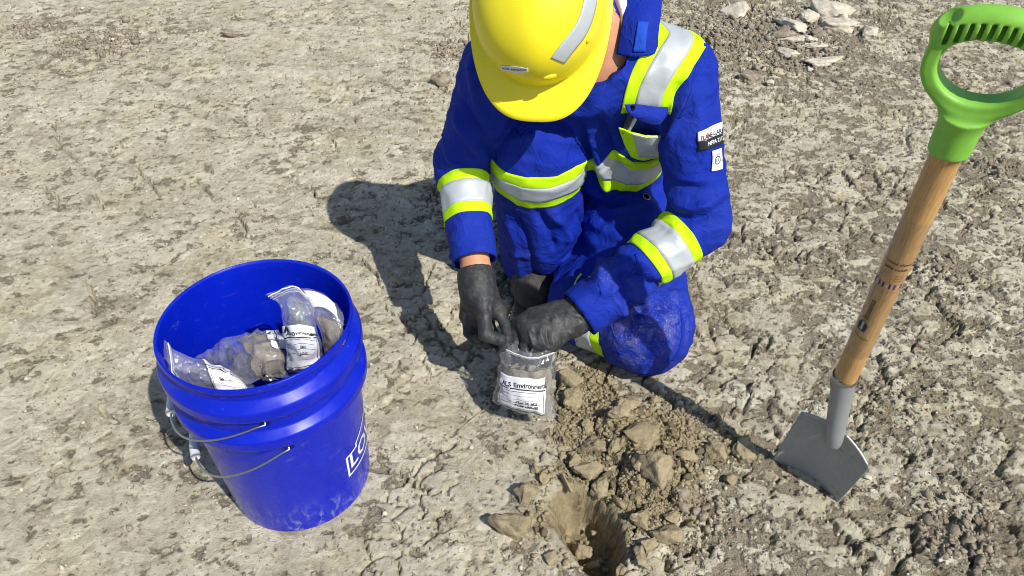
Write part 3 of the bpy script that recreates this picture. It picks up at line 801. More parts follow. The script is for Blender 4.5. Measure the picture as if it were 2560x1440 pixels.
def bag_parts(root, pt, thick, label=None, zip_v=None, soil=None, film='film', seed=0, hand=None, lift=.0014, title='ALS Environmental', lines=(), flame=True, turn=False):
    """the film, soil, label, lettering and zip of one sample bag over its front sheet"""
    n = pt.n
    a, b = np.meshgrid(np.linspace(0, 1, n), np.linspace(0, 1, n))
    edge = (np.clip(np.minimum(a, 1 - a) / .5, 0, 1) ** .5) * (np.clip((1 - b) / .25, 0, 1) ** .6) * (.35 + .65 * sstep(0, .6, b))
    back = pt.G - pt.N * (thick * edge * (1 + .25 * (fbm3(pt.G * 30 + seed, 2) - .5)) + .0006)[..., None]
    V = np.concatenate([pt.G.reshape(-1, 3), back.reshape(-1, 3)]); g = grid_faces(n, n); o_ = n * n
    F = [tuple(f) for f in g] + [tuple((f + o_)[::-1]) for f in g]
    idx = np.arange(o_).reshape(n, n)
    for ring in (idx[:, 0], idx[:, -1], idx[-1, :]):
        for k in range(n - 1): F.append((ring[k], ring[k + 1], ring[k + 1] + o_, ring[k] + o_))
    fix_normals(obj('film', V, F, M[film], root))
    if soil:
        v0, v1, amt = soil
        aa, bb = np.meshgrid(np.linspace(.05, .95, 34), np.linspace(v0, v1, 34), indexing='ij')
        jag = v0 + (bb - v0) * (1 - .0)
        top = .05 * (fbm2(aa * 9 + seed, aa * 0 + seed, 3) - .5) * (1 - (bb - v0) / (v1 - v0))
        r_ = np.clip(np.minimum(aa - .05, .95 - aa) / .4, 0, 1) ** .5 * np.clip(np.minimum(bb - v0, v1 - bb) / .12, 0, 1) ** .5
        nz = .35 * (fbm2(aa * 22, bb * 22 + seed, 3) - .5)
        f = pt.p(aa, jag + top, -.0016 - .003 * (1 - r_) + .0016 * np.minimum(nz, 0)); bk = pt.p(aa, jag + top, -.002 - thick * amt * r_ * (1 + nz))
        m = 34; V = np.concatenate([f.reshape(-1, 3), bk.reshape(-1, 3)]); g = grid_faces(m, m); q = m * m
        F = [tuple(x) for x in g] + [tuple((x + q)[::-1]) for x in g]
        idx = np.arange(q).reshape(m, m)
        for ring in (idx[:, 0], idx[:, -1], idx[0, :], idx[-1, :]):
            for k in range(m - 1): F.append((ring[k], ring[k + 1], ring[k + 1] + q, ring[k] + q))
        fix_normals(obj('soil', V, F, M['bag_soil'], root))
    if zip_v:
        for k, zv in enumerate(zip_v):
            P = pt.p(np.linspace(.01, .99, 40), np.full(40, zv), .0012)
            V, F = tube(P, .0011, 6); obj('zip_strip', V, F, M['film_thick' if k else 'white_plastic'], root)
    if label:
        u0, v0, u1, v1 = label
        V, F = sheet(pt.area(u0, v0, u1, v1, lift, 22), .0005)
        lab = obj('label', V, F, M['paper'], root)
        W, H = pt.size(); W *= (u1 - u0); H *= (v1 - v0)
        if turn: W, H = H, W
        def place(x, y, e=.0007):
            fx, fy = x / W + .5, .5 - y / H
            if turn: fx, fy = fy, 1 - fx
            return pt.p(u0 + (u1 - u0) * fx, v0 + (v1 - v0) * fy, lift + e)
        s_ = W * .115
        if title:
            print_on('lettering', letters(title, s_ * 1.02, 0, 'CENTER', .0003), lambda x, y: place(x + W * .08, y + H * .27), M['ink'], lab, .006)
        bars = [(-W * .48, H * .155, W * .48, H * .185), (-W * .45, -H * .45, -W * .44, H * .11), (W * .44, -H * .45, W * .45, H * .11), (-W * .45, H * .10, W * .45, H * .11), (-W * .45, -H * .45, W * .45, -H * .44)]
        bars += [(-W * .15, y * H, W * .38, y * H + H * .007) for y in (-.01, -.12, -.23, -.34)]
        print_on('printed_form', rects(bars), place, M['ink'], lab)
        for k in range(4):
            print_on('lettering', letters(('Sample ID', 'Location', 'Date / Time', 'Analysis')[k], s_ * .42, 0, 'LEFT'), lambda x, y, k=k: place(x - W * .42, y + H * (.02 - .11 * k)), M['ink'], lab)
        if flame:
            tri = (np.array([(-.5, -.6), (-.12, -.6), (0, -.1), (.12, -.6), (.5, -.6), (.05, .8)]) * s_ * 1.3, [(0, 1, 2, 5), (2, 3, 4, 5)])
            print_on('emblem', tri, lambda x, y: place(x - W * .36, y + H * .40), M['ink'], lab)
        for k, tx in enumerate(lines):
            if not tx.strip(' .'): continue
            print_on('handwriting', letters(tx, s_ * .66, .25, 'CENTER', .00025), lambda x, y, k=k: place(x + W * .08, y + H * (-.085 - .125 * k)), M['ink'], lab, .006)

# ------------------------------------------------------------------ two blue pails, one nested in the other
PC = np.array([-.411, .863]); PZ = .0
NS = 128
def lathe(profile, n=NS, c=PC):
    th = np.linspace(0, 2 * np.pi, n, endpoint=False); P = np.asarray(profile, float)
    V = np.stack([c[0] + P[:, 0, None] * np.cos(th), c[1] + P[:, 0, None] * np.sin(th), np.broadcast_to(P[:, 1, None] + PZ, (len(P), n))], -1).reshape(-1, 3)
    return V, grid_faces(len(P), n, False, True)
def rounded(profile, k=3, r=.22):
    """soften the corners of a profile by cutting them"""
    P = np.asarray(profile, float)
    for _ in range(k):
        Q = [P[0]]
        for a, b in zip(P[:-1], P[1:]):
            Q += [a * (1 - r) + b * r, a * r + b * (1 - r)]
        Q.append(P[-1]); P = np.array(Q)
    return P
def pol(az, r, z):
    a = math.radians(az); return np.array([PC[0] + r * math.cos(a), PC[1] + r * math.sin(a), z])

outer = empty('pail', (PC[0], PC[1], 0.0))
tag(outer, 'lower of two nested blue plastic pails, scuffed, with white print on its side', 'pail', 'nested blue pails')
prof = rounded([(.001, .003), (.118, .003), (.1245, .001), (.1300, .006), (.1310, .016), (.1385, .150), (.1448, .276), (.1462, .282), (.1595, .284), (.1612, .287), (.1612, .302), (.1600, .306),
                (.1478, .318), (.1472, .338), (.1530, .341), (.1545, .346), (.1530, .350), (.1490, .349), (.1478, .340), (.1455, .280), (.1350, .100), (.1285, .010), (.001, .008)], 2, .07)
o = fix_normals(obj('shell', *lathe(prof), M['pail'], outer))
inner = empty('pail', (PC[0], PC[1], .062))
tag(inner, 'upper of the two nested blue plastic pails, open and holding bags of soil', 'pail', 'nested blue pails')
prof = rounded([(.001, .066), (.110, .066), (.1245, .068), (.128, .085), (.1425, .330), (.1440, .351), (.1605, .353), (.1625, .356), (.1625, .371), (.1612, .375), (.1478, .389), (.1472, .404), (.1530, .407), (.1545, .413),
                (.1530, .4185), (.1500, .4190), (.1480, .4160), (.1468, .405), (.1440, .360), (.1420, .330), (.1285, .085), (.125, .074), (.001, .071)], 2, .07)
o = fix_normals(obj('shell', *lathe(prof), M['pail'], inner))

def bail(root, az, z, r, L, drop, grip, side=-1):
    ax = pol(az, 1, 0) - pol(az, 0, 0); out = pol(az + side * 90, 1, 0) - pol(az, 0, 0); c = np.array([PC[0], PC[1], z])
    t = np.linspace(0, math.pi, 61); d = math.radians(drop)
    P = c + np.cos(t)[:, None] * ax * r + (np.abs(np.sin(t)) ** .82)[:, None] * (out * L * math.cos(d) - np.array([0, 0, L * math.sin(d)]))
    P[:, 2] += .006 * np.sin(3 * t)
    hook = [P[0] - ax * .012, P[0] + ax * .003]; hook2 = [P[-1] - ax * .003, P[-1] + ax * .012]
    V, F = tube(np.vstack([hook[0], hook[1], P[1:-1], hook2[0], hook2[1]]), .0019, 8)
    w = obj('bail_wire', V, F, M['wire'], root)
    V, F = tube(spline(P[27:35], 16), np.array([.0075] + [.0088] + [.0082] * 12 + [.0088] + [.0075]), 14); obj('grip', V, F, M['white_plastic'] if grip else M['white_plastic'], root)
    for s in (0, -1):
        n_ = ax * (1 if s == 0 else -1); b = P[s]
        V, F = tube([b - n_ * .0075, b - n_ * .003, b - n_ * .0005], [.0105, .0095, .006], 16); obj('ear', V, F, M['pail'], root)
bail(inner, 284, .343, .1555, .188, 24, True)
bail(outer, 292, .270, .1520, .190, 32, True)

# printed emblem on the lower pail
def on_pail(az0, z0, e=.0006):
    def f(x, y):
        z = z0 + y; r = np.interp(z, [.016, .15, .276], [.1310, .1385, .1448]) + e
        a = math.radians(az0) + x / .1385
        return np.stack([PC[0] + r * np.cos(a), PC[1] + r * np.sin(a), z], -1)
    return f
def strokes(pts, w, closed=True):
    P = np.asarray(pts, float); V, F = [], []; n = len(P)
    for k in range(n if closed else n - 1):
        a, b = P[k], P[(k + 1) % n]; d = unit(b - a); m = np.array([-d[1], d[0]]) * w / 2
        a, b = a - d * w * .5, b + d * w * .5
        i = len(V); V += [a - m, b - m, b + m, a + m]; F.append((i, i + 1, i + 2, i + 3))
    return np.array(V), F
LOGO_AZ, LOGO_Z, LS_ = 329, .094, .86
pl = on_pail(LOGO_AZ, LOGO_Z)
for k, (a, b) in enumerate(zip([(0, 0), (0, .062), (.034, .062), (.034, .072), (.112, .108), (.190, .072), (.190, .062), (.224, .062), (.224, 0)], [(0, .062), (.034, .062), (.034, .072), (.112, .108), (.190, .072), (.190, .062), (.224, .062), (.224, 0), (0, 0)])):
    print_on('printed_outline', strokes(np.array([a, b]) * LS_, .0048, False), on_pail(LOGO_AZ, LOGO_Z, .0006 + .00004 * k), M['white_ink'], outer, .008)
V, F = letters("LOWE'S", .062, 0, 'CENTER', .0012)
V = V * np.array([.98, 1.0]) * LS_
print_on('printed_name', (V, F), lambda x, y: pl(x + .112 * LS_, y + .035 * LS_), M['white_ink'], outer, .006)

# bags of soil in the pail; control points: rows from the mouth of the bag to its foot
def ctrl(rows): return [[at(*p) for p in r] for r in rows]
b1 = empty('soil_bag', (PC[0] - .05, PC[1] - .05, .30)); tag(b1, 'clear bag with a sharp upright corner at the left inside the pail', 'bag', 'bags of soil in the pail')
bag_parts(b1, Patch(ctrl([[(413, 850, 1.10), (420, 905, 1.11), (432, 950, 1.12), (470, 1010, 1.14)], [(452, 878, 1.12), (462, 915, 1.115), (480, 950, 1.12), (510, 1010, 1.15)],
                          [(520, 903, 1.14), (535, 925, 1.13), (548, 960, 1.13), (565, 1010, 1.16)], [(580, 930, 1.16), (590, 945, 1.15), (605, 970, 1.15), (620, 1010, 1.18)], [(640, 965, 1.20), (640, 975, 1.19), (650, 990, 1.19), (660, 1020, 1.21)]]), 56, .009, 1),
          .03, (.02, .44, .92, .80), (.05, .08), (.55, .97, .8), seed=1, flame=False, turn=True, lines=('Oct 17, 2022',))
b2 = empty('soil_bag', (PC[0], PC[1], .28)); tag(b2, 'crumpled clear bag slumped over grey soil in the middle of the pail', 'bag', 'bags of soil in the pail')
bag_parts(b2, Patch(ctrl([[(490, 893, 1.19), (520, 905, 1.18), (545, 935, 1.17), (560, 970, 1.17)], [(560, 848, 1.18), (580, 870, 1.15), (600, 910, 1.14), (620, 960, 1.15)], [(625, 828, 1.18), (640, 858, 1.14), (655, 900, 1.13), (668, 948, 1.15)],
                          [(682, 828, 1.19), (695, 862, 1.15), (708, 900, 1.14), (715, 945, 1.17)], [(718, 842, 1.22), (726, 872, 1.19), (735, 900, 1.19), (738, 940, 1.21)]]), 60, .010, 2),
          .05, (.02, .66, .40, .95), None, (.36, .99, .9), seed=2, title='', lines=())
b3 = empty('soil_bag', (PC[0] + .08, PC[1] + .02, .30)); tag(b3, 'upright clear zip bag with a printed label at the right inside the pail', 'bag', 'bags of soil in the pail')
bag_parts(b3, Patch(ctrl([[(664, 736, 1.085), (700, 724, 1.085), (735, 715, 1.09), (772, 736, 1.10)], [(698, 762, 1.09), (718, 752, 1.075), (748, 752, 1.075), (785, 770, 1.10)], [(708, 815, 1.10), (730, 812, 1.075), (760, 812, 1.075), (795, 820, 1.10)],
                          [(713, 865, 1.12), (738, 862, 1.09), (768, 862, 1.09), (805, 862, 1.12)], [(722, 930, 1.16), (748, 932, 1.14), (775, 925, 1.14), (812, 910, 1.16)]]), 60, .0065, 3),
          .035, (.02, .50, .92, .97), (.05, .09, .13), (.62, .98, .8), seed=3, title='ALS Environmental', lines=('L2651', '2-13-15'))
b4 = empty('soil_bag', (PC[0] + .11, PC[1] + .03, .32)); tag(b4, 'bag with a broad blank white panel against the right wall of the pail', 'bag', 'bags of soil in the pail')
bag_parts(b4, Patch(ctrl([[(752, 722, 1.115), (785, 724, 1.12), (820, 742, 1.115), (852, 782, 1.10)], [(766, 752, 1.11), (800, 752, 1.11), (832, 772, 1.105), (856, 802, 1.10)], [(785, 795, 1.11), (812, 795, 1.105), (838, 806, 1.10), (852, 828, 1.10)],
                          [(802, 840, 1.12), (822, 842, 1.11), (836, 850, 1.11), (842, 862, 1.11)], [(812, 890, 1.15), (826, 892, 1.14), (836, 892, 1.14), (840, 892, 1.14)]]), 48, .004, 4),
          .025, None, None, (.50, .97, .8), seed=4)
pt4 = Patch(ctrl([[(752, 722, 1.113), (785, 724, 1.118), (820, 742, 1.113), (852, 782, 1.098)], [(762, 742, 1.11), (797, 744, 1.11), (830, 764, 1.106), (856, 798, 1.098)], [(775, 770, 1.108), (806, 770, 1.106), (836, 788, 1.10), (855, 815, 1.096)]]), 24, .0, 4)
obj('label', *sheet(pt4.area(.06, .06, .80, .96, -.002, 16), .0005), M['paper'], b4)
# ------------------------------------------------------------------ implicit shapes and their surface
def surface_nets(fn, lo, hi, hstep):
    ax = [np.arange(l, u + hstep, hstep) for l, u in zip(lo, hi)]
    n = [len(a) for a in ax]; D = np.empty(n, np.float32)
    k = 4                                                        # find out coarsely where the surface runs, then look closely only there
    nc = [(m + k - 1) // k + 1 for m in n]
    C = np.stack(np.meshgrid(*[l + np.arange(m) * hstep * k for l, m in zip(lo, nc)], indexing='ij'), -1).astype(np.float32)
    Dc = fn(C.reshape(-1, 3)).reshape(nc)
    near_ = [np.minimum((np.arange(m) + k // 2) // k, q - 1) for m, q in zip(n, nc)]
    D[:] = Dc[np.ix_(*near_)]
    ii = np.argwhere(np.abs(D) < hstep * 7)
    for i in range(0, len(ii), 400000):
        q = ii[i:i + 400000]
        D[q[:, 0], q[:, 1], q[:, 2]] = fn((q * hstep + np.array(lo)).astype(np.float32))
    S = D < 0
    c = [S[:-1, :-1, :-1], S[1:, :-1, :-1], S[:-1, 1:, :-1], S[1:, 1:, :-1], S[:-1, :-1, 1:], S[1:, :-1, 1:], S[:-1, 1:, 1:], S[1:, 1:, 1:]]
    s = sum(k.astype(np.int8) for k in c); mixed = (s > 0) & (s < 8)
    ci = np.argwhere(mixed); idx = -np.ones(mixed.shape, np.int64); idx[mixed] = np.arange(len(ci))
    acc = np.zeros((len(ci), 3)); cnt = np.zeros(len(ci))
    off = np.array([[b & 1, (b >> 1) & 1, (b >> 2) & 1] for b in range(8)])
    d8 = [D[ci[:, 0] + o[0], ci[:, 1] + o[1], ci[:, 2] + o[2]] for o in off]
    for a in range(8):
        for bit in (1, 2, 4):
            b = a | bit
            if b == a: continue
            cr = (d8[a] < 0) != (d8[b] < 0)
            t = np.where(cr, d8[a] / (d8[a] - d8[b] + 1e-20), 0)
            acc += np.where(cr[:, None], off[a] + (off[b] - off[a]) * t[:, None], 0); cnt += cr
    V = (ci + acc / cnt[:, None]) * hstep + np.array(lo)
    F = []
    for k in range(3):
        u, v = (k + 1) % 3, (k + 2) % 3
        sl = [slice(None)] * 3; sl2 = [slice(None)] * 3; sl[k] = slice(0, -1); sl2[k] = slice(1, None)
        A, B = S[tuple(sl)], S[tuple(sl2)]
        e = np.argwhere(A != B); e = e[(e[:, u] > 0) & (e[:, v] > 0) & (e[:, u] < n[u] - 1) & (e[:, v] < n[v] - 1)]
        flip = A[e[:, 0], e[:, 1], e[:, 2]]
        du, dv = np.eye(3, dtype=int)[u], np.eye(3, dtype=int)[v]
        q = [e - du - dv, e - dv, e, e - du]
        q = np.stack([idx[x[:, 0], x[:, 1], x[:, 2]] for x in q], 1)
        q[~flip] = q[~flip][:, ::-1]
        F.append(q)
    return V, np.concatenate(F)

def seg(P, a, b, ra, rb=None):
    """distance to a bar that tapers from radius ra at a to rb at b"""
    rb = ra if rb is None else rb
    a, b = np.asarray(a, np.float32), np.asarray(b, np.float32); ab = b - a
    t = np.clip(((P - a) @ ab) / (ab @ ab + 1e-12), 0, 1)
    return np.linalg.norm(P - a - t[:, None] * ab, axis=1) - (ra + (rb - ra) * t)
def ell(P, c, r, R=None):
    q = P - np.asarray(c, np.float32)
    if R is not None: q = q @ np.asarray(R, np.float32)
    r = np.asarray(r, np.float32); k0 = np.linalg.norm(q / r, axis=1); k1 = np.linalg.norm(q / (r * r), axis=1) + 1e-9
    return k0 * (k0 - 1) / k1
def smin(a, b, k):
    hh = np.clip(.5 + .5 * (b - a) / k, 0, 1)
    return b + (a - b) * hh - k * hh * (1 - hh)
def rbox(P, c, half, r=0.0):
    q = np.abs(P - np.asarray(c, np.float32)) - np.asarray(half, np.float32) + r
    return np.linalg.norm(np.maximum(q, 0), axis=1) + np.minimum(q.max(1), 0) - r

# ------------------------------------------------------------------ the shovel stuck in the ground
def true(px, py, d): return at(px, py, d / DS)
PBL, PBR = ground_at(1940, 1142), ground_at(2098, 1246)
S1, T1 = true(2112, 945, 1.235), true(2365, 390, .905)
SA = unit(T1 - S1)                                              # up along the shaft
Wd = PBR - PBL; BW = np.linalg.norm(Wd); Wd = Wd / BW
BM = (PBL + PBR) / 2
shovel = empty('shovel', (BM[0], BM[1], 0)); tag(shovel, 'short spade with green plastic grip and wooden shaft, its blade pushed into the soil', 'shovel')
up = unit(SA * 1.0 + Wd * .10); BN = unit(np.cross(Wd, up))
if BN @ (CAMP - BM) < 0: BN = -BN
hwid = BW / 2 + .004
uu = np.linspace(-1, 1, 41); vv = np.linspace(0, 1, 33)
P = np.zeros((41, 33, 3))
for i, u in enumerate(uu):
    top = .176 - .012 * abs(u) ** 1.5 - .018 * u - .010 * max(0, .22 - abs(u)) * 0
    for j, v in enumerate(vv):
        b = -.045 + v * (top + .045)
        wv = hwid * (1 - .06 * (1 - v) ** 2)
        P[i, j] = BM + Wd * u * wv + up * b + BN * (.016 * abs(u) ** 2.2 - .010 + .006 * (1 - v))
V, F = sheet(P, .0026)
# the top edge is turned forward into a small tread
obj('blade', V, F, M['blade'], shovel)
tr = np.array([P[i, -1] + BN * .002 for i in range(1, 40)])
for sl in (slice(0, 16), slice(22, 39)):
    V, F = tube(tr[sl], .0027, 8); obj('tread', V, F, metal_mat('bare_tread_edge', (.45, .46, .46), .4, .6), shovel)
S0 = BM + up * .150 + BN * (.004)
Sm = (S0 * .55 + S1 * .45)
pth = np.vstack([spline([BM + up * .128 + BN * -.003, BM + up * .146 + BN * .001, S0 + up * .012 + BN * .004, Sm, S1 - SA * .004, S1 + SA * .004], 24)])
rad = np.interp(np.linspace(0, 1, 24), [0, .15, .33, .5, .9, 1], [.004, .0085, .0130, .0165, .0202, .0207])
V, F = tube(pth, rad, 24); obj('socket', V, F, M['socket'], shovel)
V, F = tube([S1 + SA * .0005, S1 + SA * .004, S1 + SA * .0075], [.0209, .0214, .0207], 24, False); obj('socket_rim', V, F, M['wire'], shovel)
SR = .0186
V, F = tube(np.array([S1 + (T1 - S1) * t for t in np.linspace(-.05, 1.03, 24)]), SR, 28); obj('shaft', V, F, M['wood'], shovel)
# print and film on the shaft
xa = unit(np.cross(SA, CAMP - (S1 + T1) / 2)); xa = -xa if xa[0] < 0 else xa    # across, to the right
za = unit(np.cross(xa, SA)); za = -za if za @ (CAMP - S1) < 0 else za             # towards the viewer
SL = np.linalg.norm(T1 - S1)
def on_shaft(s, e=.0005, turn=False, x0=0.0):
    def f(x, y):
        if turn: x, y = -y, x
        a = (x + x0) / SR
        return S1 + np.outer(s * SL + y, SA) + (SR + e) * (np.outer(np.sin(a), xa) + np.outer(np.cos(a), za))
    return f
m_film = film_mat('sticker_film', .06, (.97, .95, .90), .12)
def wrap(name, s, w_, h_, mat, e=.0003, x0=0.0, thin=.0):
    V, F = rects([(-w_ / 2, -h_ / 2, w_ / 2, h_ / 2)])
    return print_on(name, (V, F), on_shaft(s, e, False, x0), mat, shovel)
wrap('sticker', .475, .062, .285, m_film, .00025)
fo = lambda s, x0: on_shaft(s, .0006, False, x0)
print_on('lettering', letters('round shovel', .0072, 0, 'CENTER', .00012), fo(.625, .004), M['brown_ink'], shovel, .004)
print_on('lettering', letters('pelle ronde', .0072, 0, 'CENTER', .00012), fo(.603, .002), M['brown_ink'], shovel, .004)
for k in range(3): print_on('lettering', letters(('light work', 'hardwood', 'solid steel')[k], .0034, 0, 'RIGHT'), fo(.577 - .011 * k, .018), M['brown_ink'], shovel)
for k in range(2): print_on('lettering', letters(('travaux', 'legers')[k], .0034, 0, 'LEFT'), fo(.577 - .011 * k, -.018), M['brown_ink'], shovel)
for k, x0 in enumerate((-.016, -.001, .015)):
    print_on('pictogram', rects([(-.0058, -.005, .0058, .005)]), on_shaft(.528, .0006, False, x0), M['purple_ink'], shovel)
    sq = [(np.array([(-.003, -.002), (.002, .001), (.003, .003)]), 0), (np.array([(-.002, .003), (.001, -.001), (.003, -.003)]), 0)]
    for st, _ in sq: print_on('pictogram_line', strokes(st, .0004, False), on_shaft(.528, .0009, False, x0), M['white_ink'], shovel)
print_on('lettering', letters('made in Canada - fait au Canada', .0026, 0, 'CENTER'), fo(.503, 0), M['brown_ink'], shovel, .004)
print_on('lettering', letters('Botanica', .0125, 0, 'CENTER', .00018), on_shaft(.405, .0006, True, -.008), M['brown_ink'], shovel, .004)
dia = np.array([(0, .0135), (-.0095, .004), (-.0075, -.0125), (.0075, -.0125), (.0095, .004)])
print_on('badge', (dia, [(0, 1, 2, 3, 4)]), on_shaft(.325, .0006, False, -.0085), M['pen'], shovel, .003)
print_on('badge_rim', strokes(dia * .9, .0006), on_shaft(.325, .0008, False, -.0085), M['silver'], shovel, .003)
print_on('badge_lettering', letters('Garant', .0062, .1, 'CENTER', .0001), on_shaft(.325, .0010, True, -.0085), M['white_ink'], shovel, .003)
print_on('sticker_edge', strokes([(-.016, .004), (-.006, -.001), (.006, -.002)], .0022, False), on_shaft(.272, .0007), plain('green_print', (.16, .22, .05), .5), shovel, .003)

# the grip, in its own axes: x across, y up the shaft, z towards the viewer
GXa = unit(np.array([.86, -.5, 0]) - SA * (np.array([.86, -.5, 0]) @ SA)); GZa = unit(np.cross(GXa, SA)); GZa = -GZa if GZa @ (CAMP - T1) < 0 else GZa
def grip_sdf(P):
    x, y, z = P[:, 0], P[:, 1], P[:, 2]
    col = np.maximum(np.hypot(x, z) - (.0236 + .0012 * sstep(0, .05, y)), np.abs(y - .038) - .024)
    yc, ra, rb = .128, .0560, .0490
    k = np.hypot(x / ra, (y - yc) / rb); g = np.hypot(x / ra ** 2, (y - yc) / rb ** 2) + 1e-6
    dr = k * (k - 1) / g
    q = np.stack([np.abs(dr) - .0085, np.abs(z) - (.0165 - .004 * sstep(.10, .17, y))], 1)
    ring = np.linalg.norm(np.maximum(q + .005, 0), axis=1) + np.minimum((q + .005).max(1), 0) - .005
    d = smin(col, ring, .028)
    ybar = .166 + .010 * (1 - (x / .05) ** 2)
    hb = np.maximum(np.abs(x) - .050, 0)
    bar = np.sqrt(hb ** 2 + ((y - ybar) * .92) ** 2 + (z * 1.0) ** 2) - .0175
    d = smin(d, bar, .010)
    # grooves in the front and underside of the grip
    xs = x + .0003; p_ = .0098; m = np.abs(((xs / p_ + .5) % 1.0) - .5) * p_
    slot = np.maximum(np.maximum(m - .0023, np.abs(x) - .053), rbox(np.stack([x * 0, y - (ybar - .006), z - .014], 1), (0, 0, 0), (.1, .0115, .012), .004))
    d = np.maximum(d, -slot)
    sc = np.linalg.norm(P - np.array([-.062, .190, .016]), axis=1) - .021
    sc2 = np.linalg.norm(P - np.array([.062, .190, .016]), axis=1) - .021
    return np.maximum(np.maximum(d, -sc), -sc2)
V, F = surface_nets(grip_sdf, (-.08, -.006, -.03), (.08, .205, .03), .0017)
fn = GXa if True else None
Rm = np.stack([GXa, SA, GZa]); 
o = fix_normals(obj('grip', V @ Rm + T1 - SA * .006, F, M['green'], shovel))
# ------------------------------------------------------------------ the kneeling worker
def ow(x, y, z): return np.array([x * DS, y * DS, CAM_H + (z - 1.18) * DS])
RS, RE, RW = at(1243, 172, 1.375), at(1152, 408, 1.51), at(1190, 676, 1.435)
LS, LE, LW = at(1700, 192, 1.380), at(1754, 552, 1.460), at(1452, 783, 1.435)
NECK = ow(.155, 1.335, .640)
PELV, WAIST, CHEST = ow(.180, 1.63, .27), ow(.212, 1.475, .365), ow(.200, 1.405, .495)
RHIP, LHIP = ow(.085, 1.58, .27), ow(.245, 1.56, .24)
RK, RA = ow(.052, 1.330, .405), ow(.058, 1.395, .065)
LK, LA = ow(.272, 1.135, .100), ow(.195, 1.52, .075)
LM = ow(.172, 1.205, .085)
Ucuff, Lcuff = unit(RW - RE), unit(LW - LE)
RCUFF, LCUFF = RW - Ucuff * .012, LW + Lcuff * .004
worker = empty('person', (ow(.17, 1.40, 0)[0], ow(.17, 1.40, 0)[1], 0))
tag(worker, 'person in yellow hard hat and blue coverall kneeling to fill a bag with soil', 'person')

def arm_sdf(P, S, E, W, cuff, ax, r):
    d = smin(seg(P, S, E, r[0], r[1]), seg(P, E, W + ax * .05, r[1], r[2]), .03)
    return d if cuff is None else np.maximum(d, (P - cuff) @ ax + .022)
RR, LR = (.070, .051, .0415), (.068, .056, .0475)
def armR(P): return arm_sdf(P, RS, RE, RW, RCUFF, Ucuff, RR)
def armL(P): return arm_sdf(P, LS, LE, LW, LCUFF, Lcuff, LR)
def openR(P): return arm_sdf(P, RS, RE, RW, None, Ucuff, RR)
def openL(P): return arm_sdf(P, LS, LE, LW, None, Lcuff, LR)
def legR(P):
    d = smin(seg(P, RHIP, RK, .115, .098), seg(P, RK, RA, .096, .084), .035)
    bag_ = ell(P, RK * .45 + RA * .55 + np.array([.012, -.012, 0]), (.090, .088, .14))
    d = smin(d, bag_, .03)
    return np.maximum(d, .034 - P[:, 2])
def legL(P):
    d = smin(seg(P, LHIP, LK, .115, .098), smin(seg(P, LK, LM, .092, .088), seg(P, LM, LA, .088, .078), .03), .03)
    d = smin(d, ell(P, LK + np.array([.018, -.006, -.006]), (.090, .094, .104)), .03)
    d = smin(d, seg(P, LK + np.array([.055, .10, .03]), LK + np.array([.040, -.02, -.06]), .05, .035), .04)
    return np.maximum(d, .002 - P[:, 2])
def shinL(P): return smin(seg(P, LK, LM + (LM - LK), .094, .090), ell(P, LK + np.array([.018, -.006, -.006]), (.088, .092, .100)), .03)
def torso(P):
    d = smin(seg(P, PELV, WAIST, .160, .138), seg(P, WAIST, CHEST, .138, .142), .08)
    d = smin(d, seg(P, RS + (LS - RS) * .16, LS + (RS - LS) * .14, .084, .088), .07)
    d = smin(d, seg(P, CHEST, NECK, .135, .085), .06)
    d = smin(d, seg(P, RHIP, LHIP, .125, .125), .06)
    return np.maximum(d, -seg(P, NECK + np.array([-.01, .02, -.02]), NECK + np.array([-.035, -.13, .03]), .068, .080))
def trunk(P):
    near_h = np.minimum(np.linalg.norm(P - RHIP, axis=1), np.linalg.norm(P - LHIP, axis=1)); kh = .006 + .05 * np.exp(-(near_h / .16) ** 2)
    return smin(smin(torso(P), legL(P), kh), legR(P), kh)
def cover_sdf(P):
    d = torso(P)
    near_h = np.minimum(np.linalg.norm(P - RHIP, axis=1), np.linalg.norm(P - LHIP, axis=1))
    kh = .006 + .05 * np.exp(-(near_h / .16) ** 2)
    d = smin(d, legL(P), kh); d = smin(d, legR(P), kh)
    for f, S in ((armR, RS), (armL, LS)):
        ks = .004 + .05 * np.exp(-(np.linalg.norm(P - S, axis=1) / .115) ** 2)
        d = smin(d, f(P), ks)
    return d
def grad(fn, P, e=.0012):
    g = np.stack([fn(P + np.eye(3)[k] * e) - fn(P - np.eye(3)[k] * e) for k in range(3)], 1)
    return g / (np.linalg.norm(g, axis=1)[:, None] + 1e-9)
def look(fn, pix, t0=.75):
    """where the line of sight of spots in the photograph first meets a shape"""
    D = np.array([unit(at(p[0], p[1], 1.0) - CAMP) for p in pix]); t = np.full(len(D), t0)
    for _ in range(70): t = t + np.clip(fn(CAMP + D * t[:, None]), -.02, .06) * .85
    return CAMP + D * t[:, None]

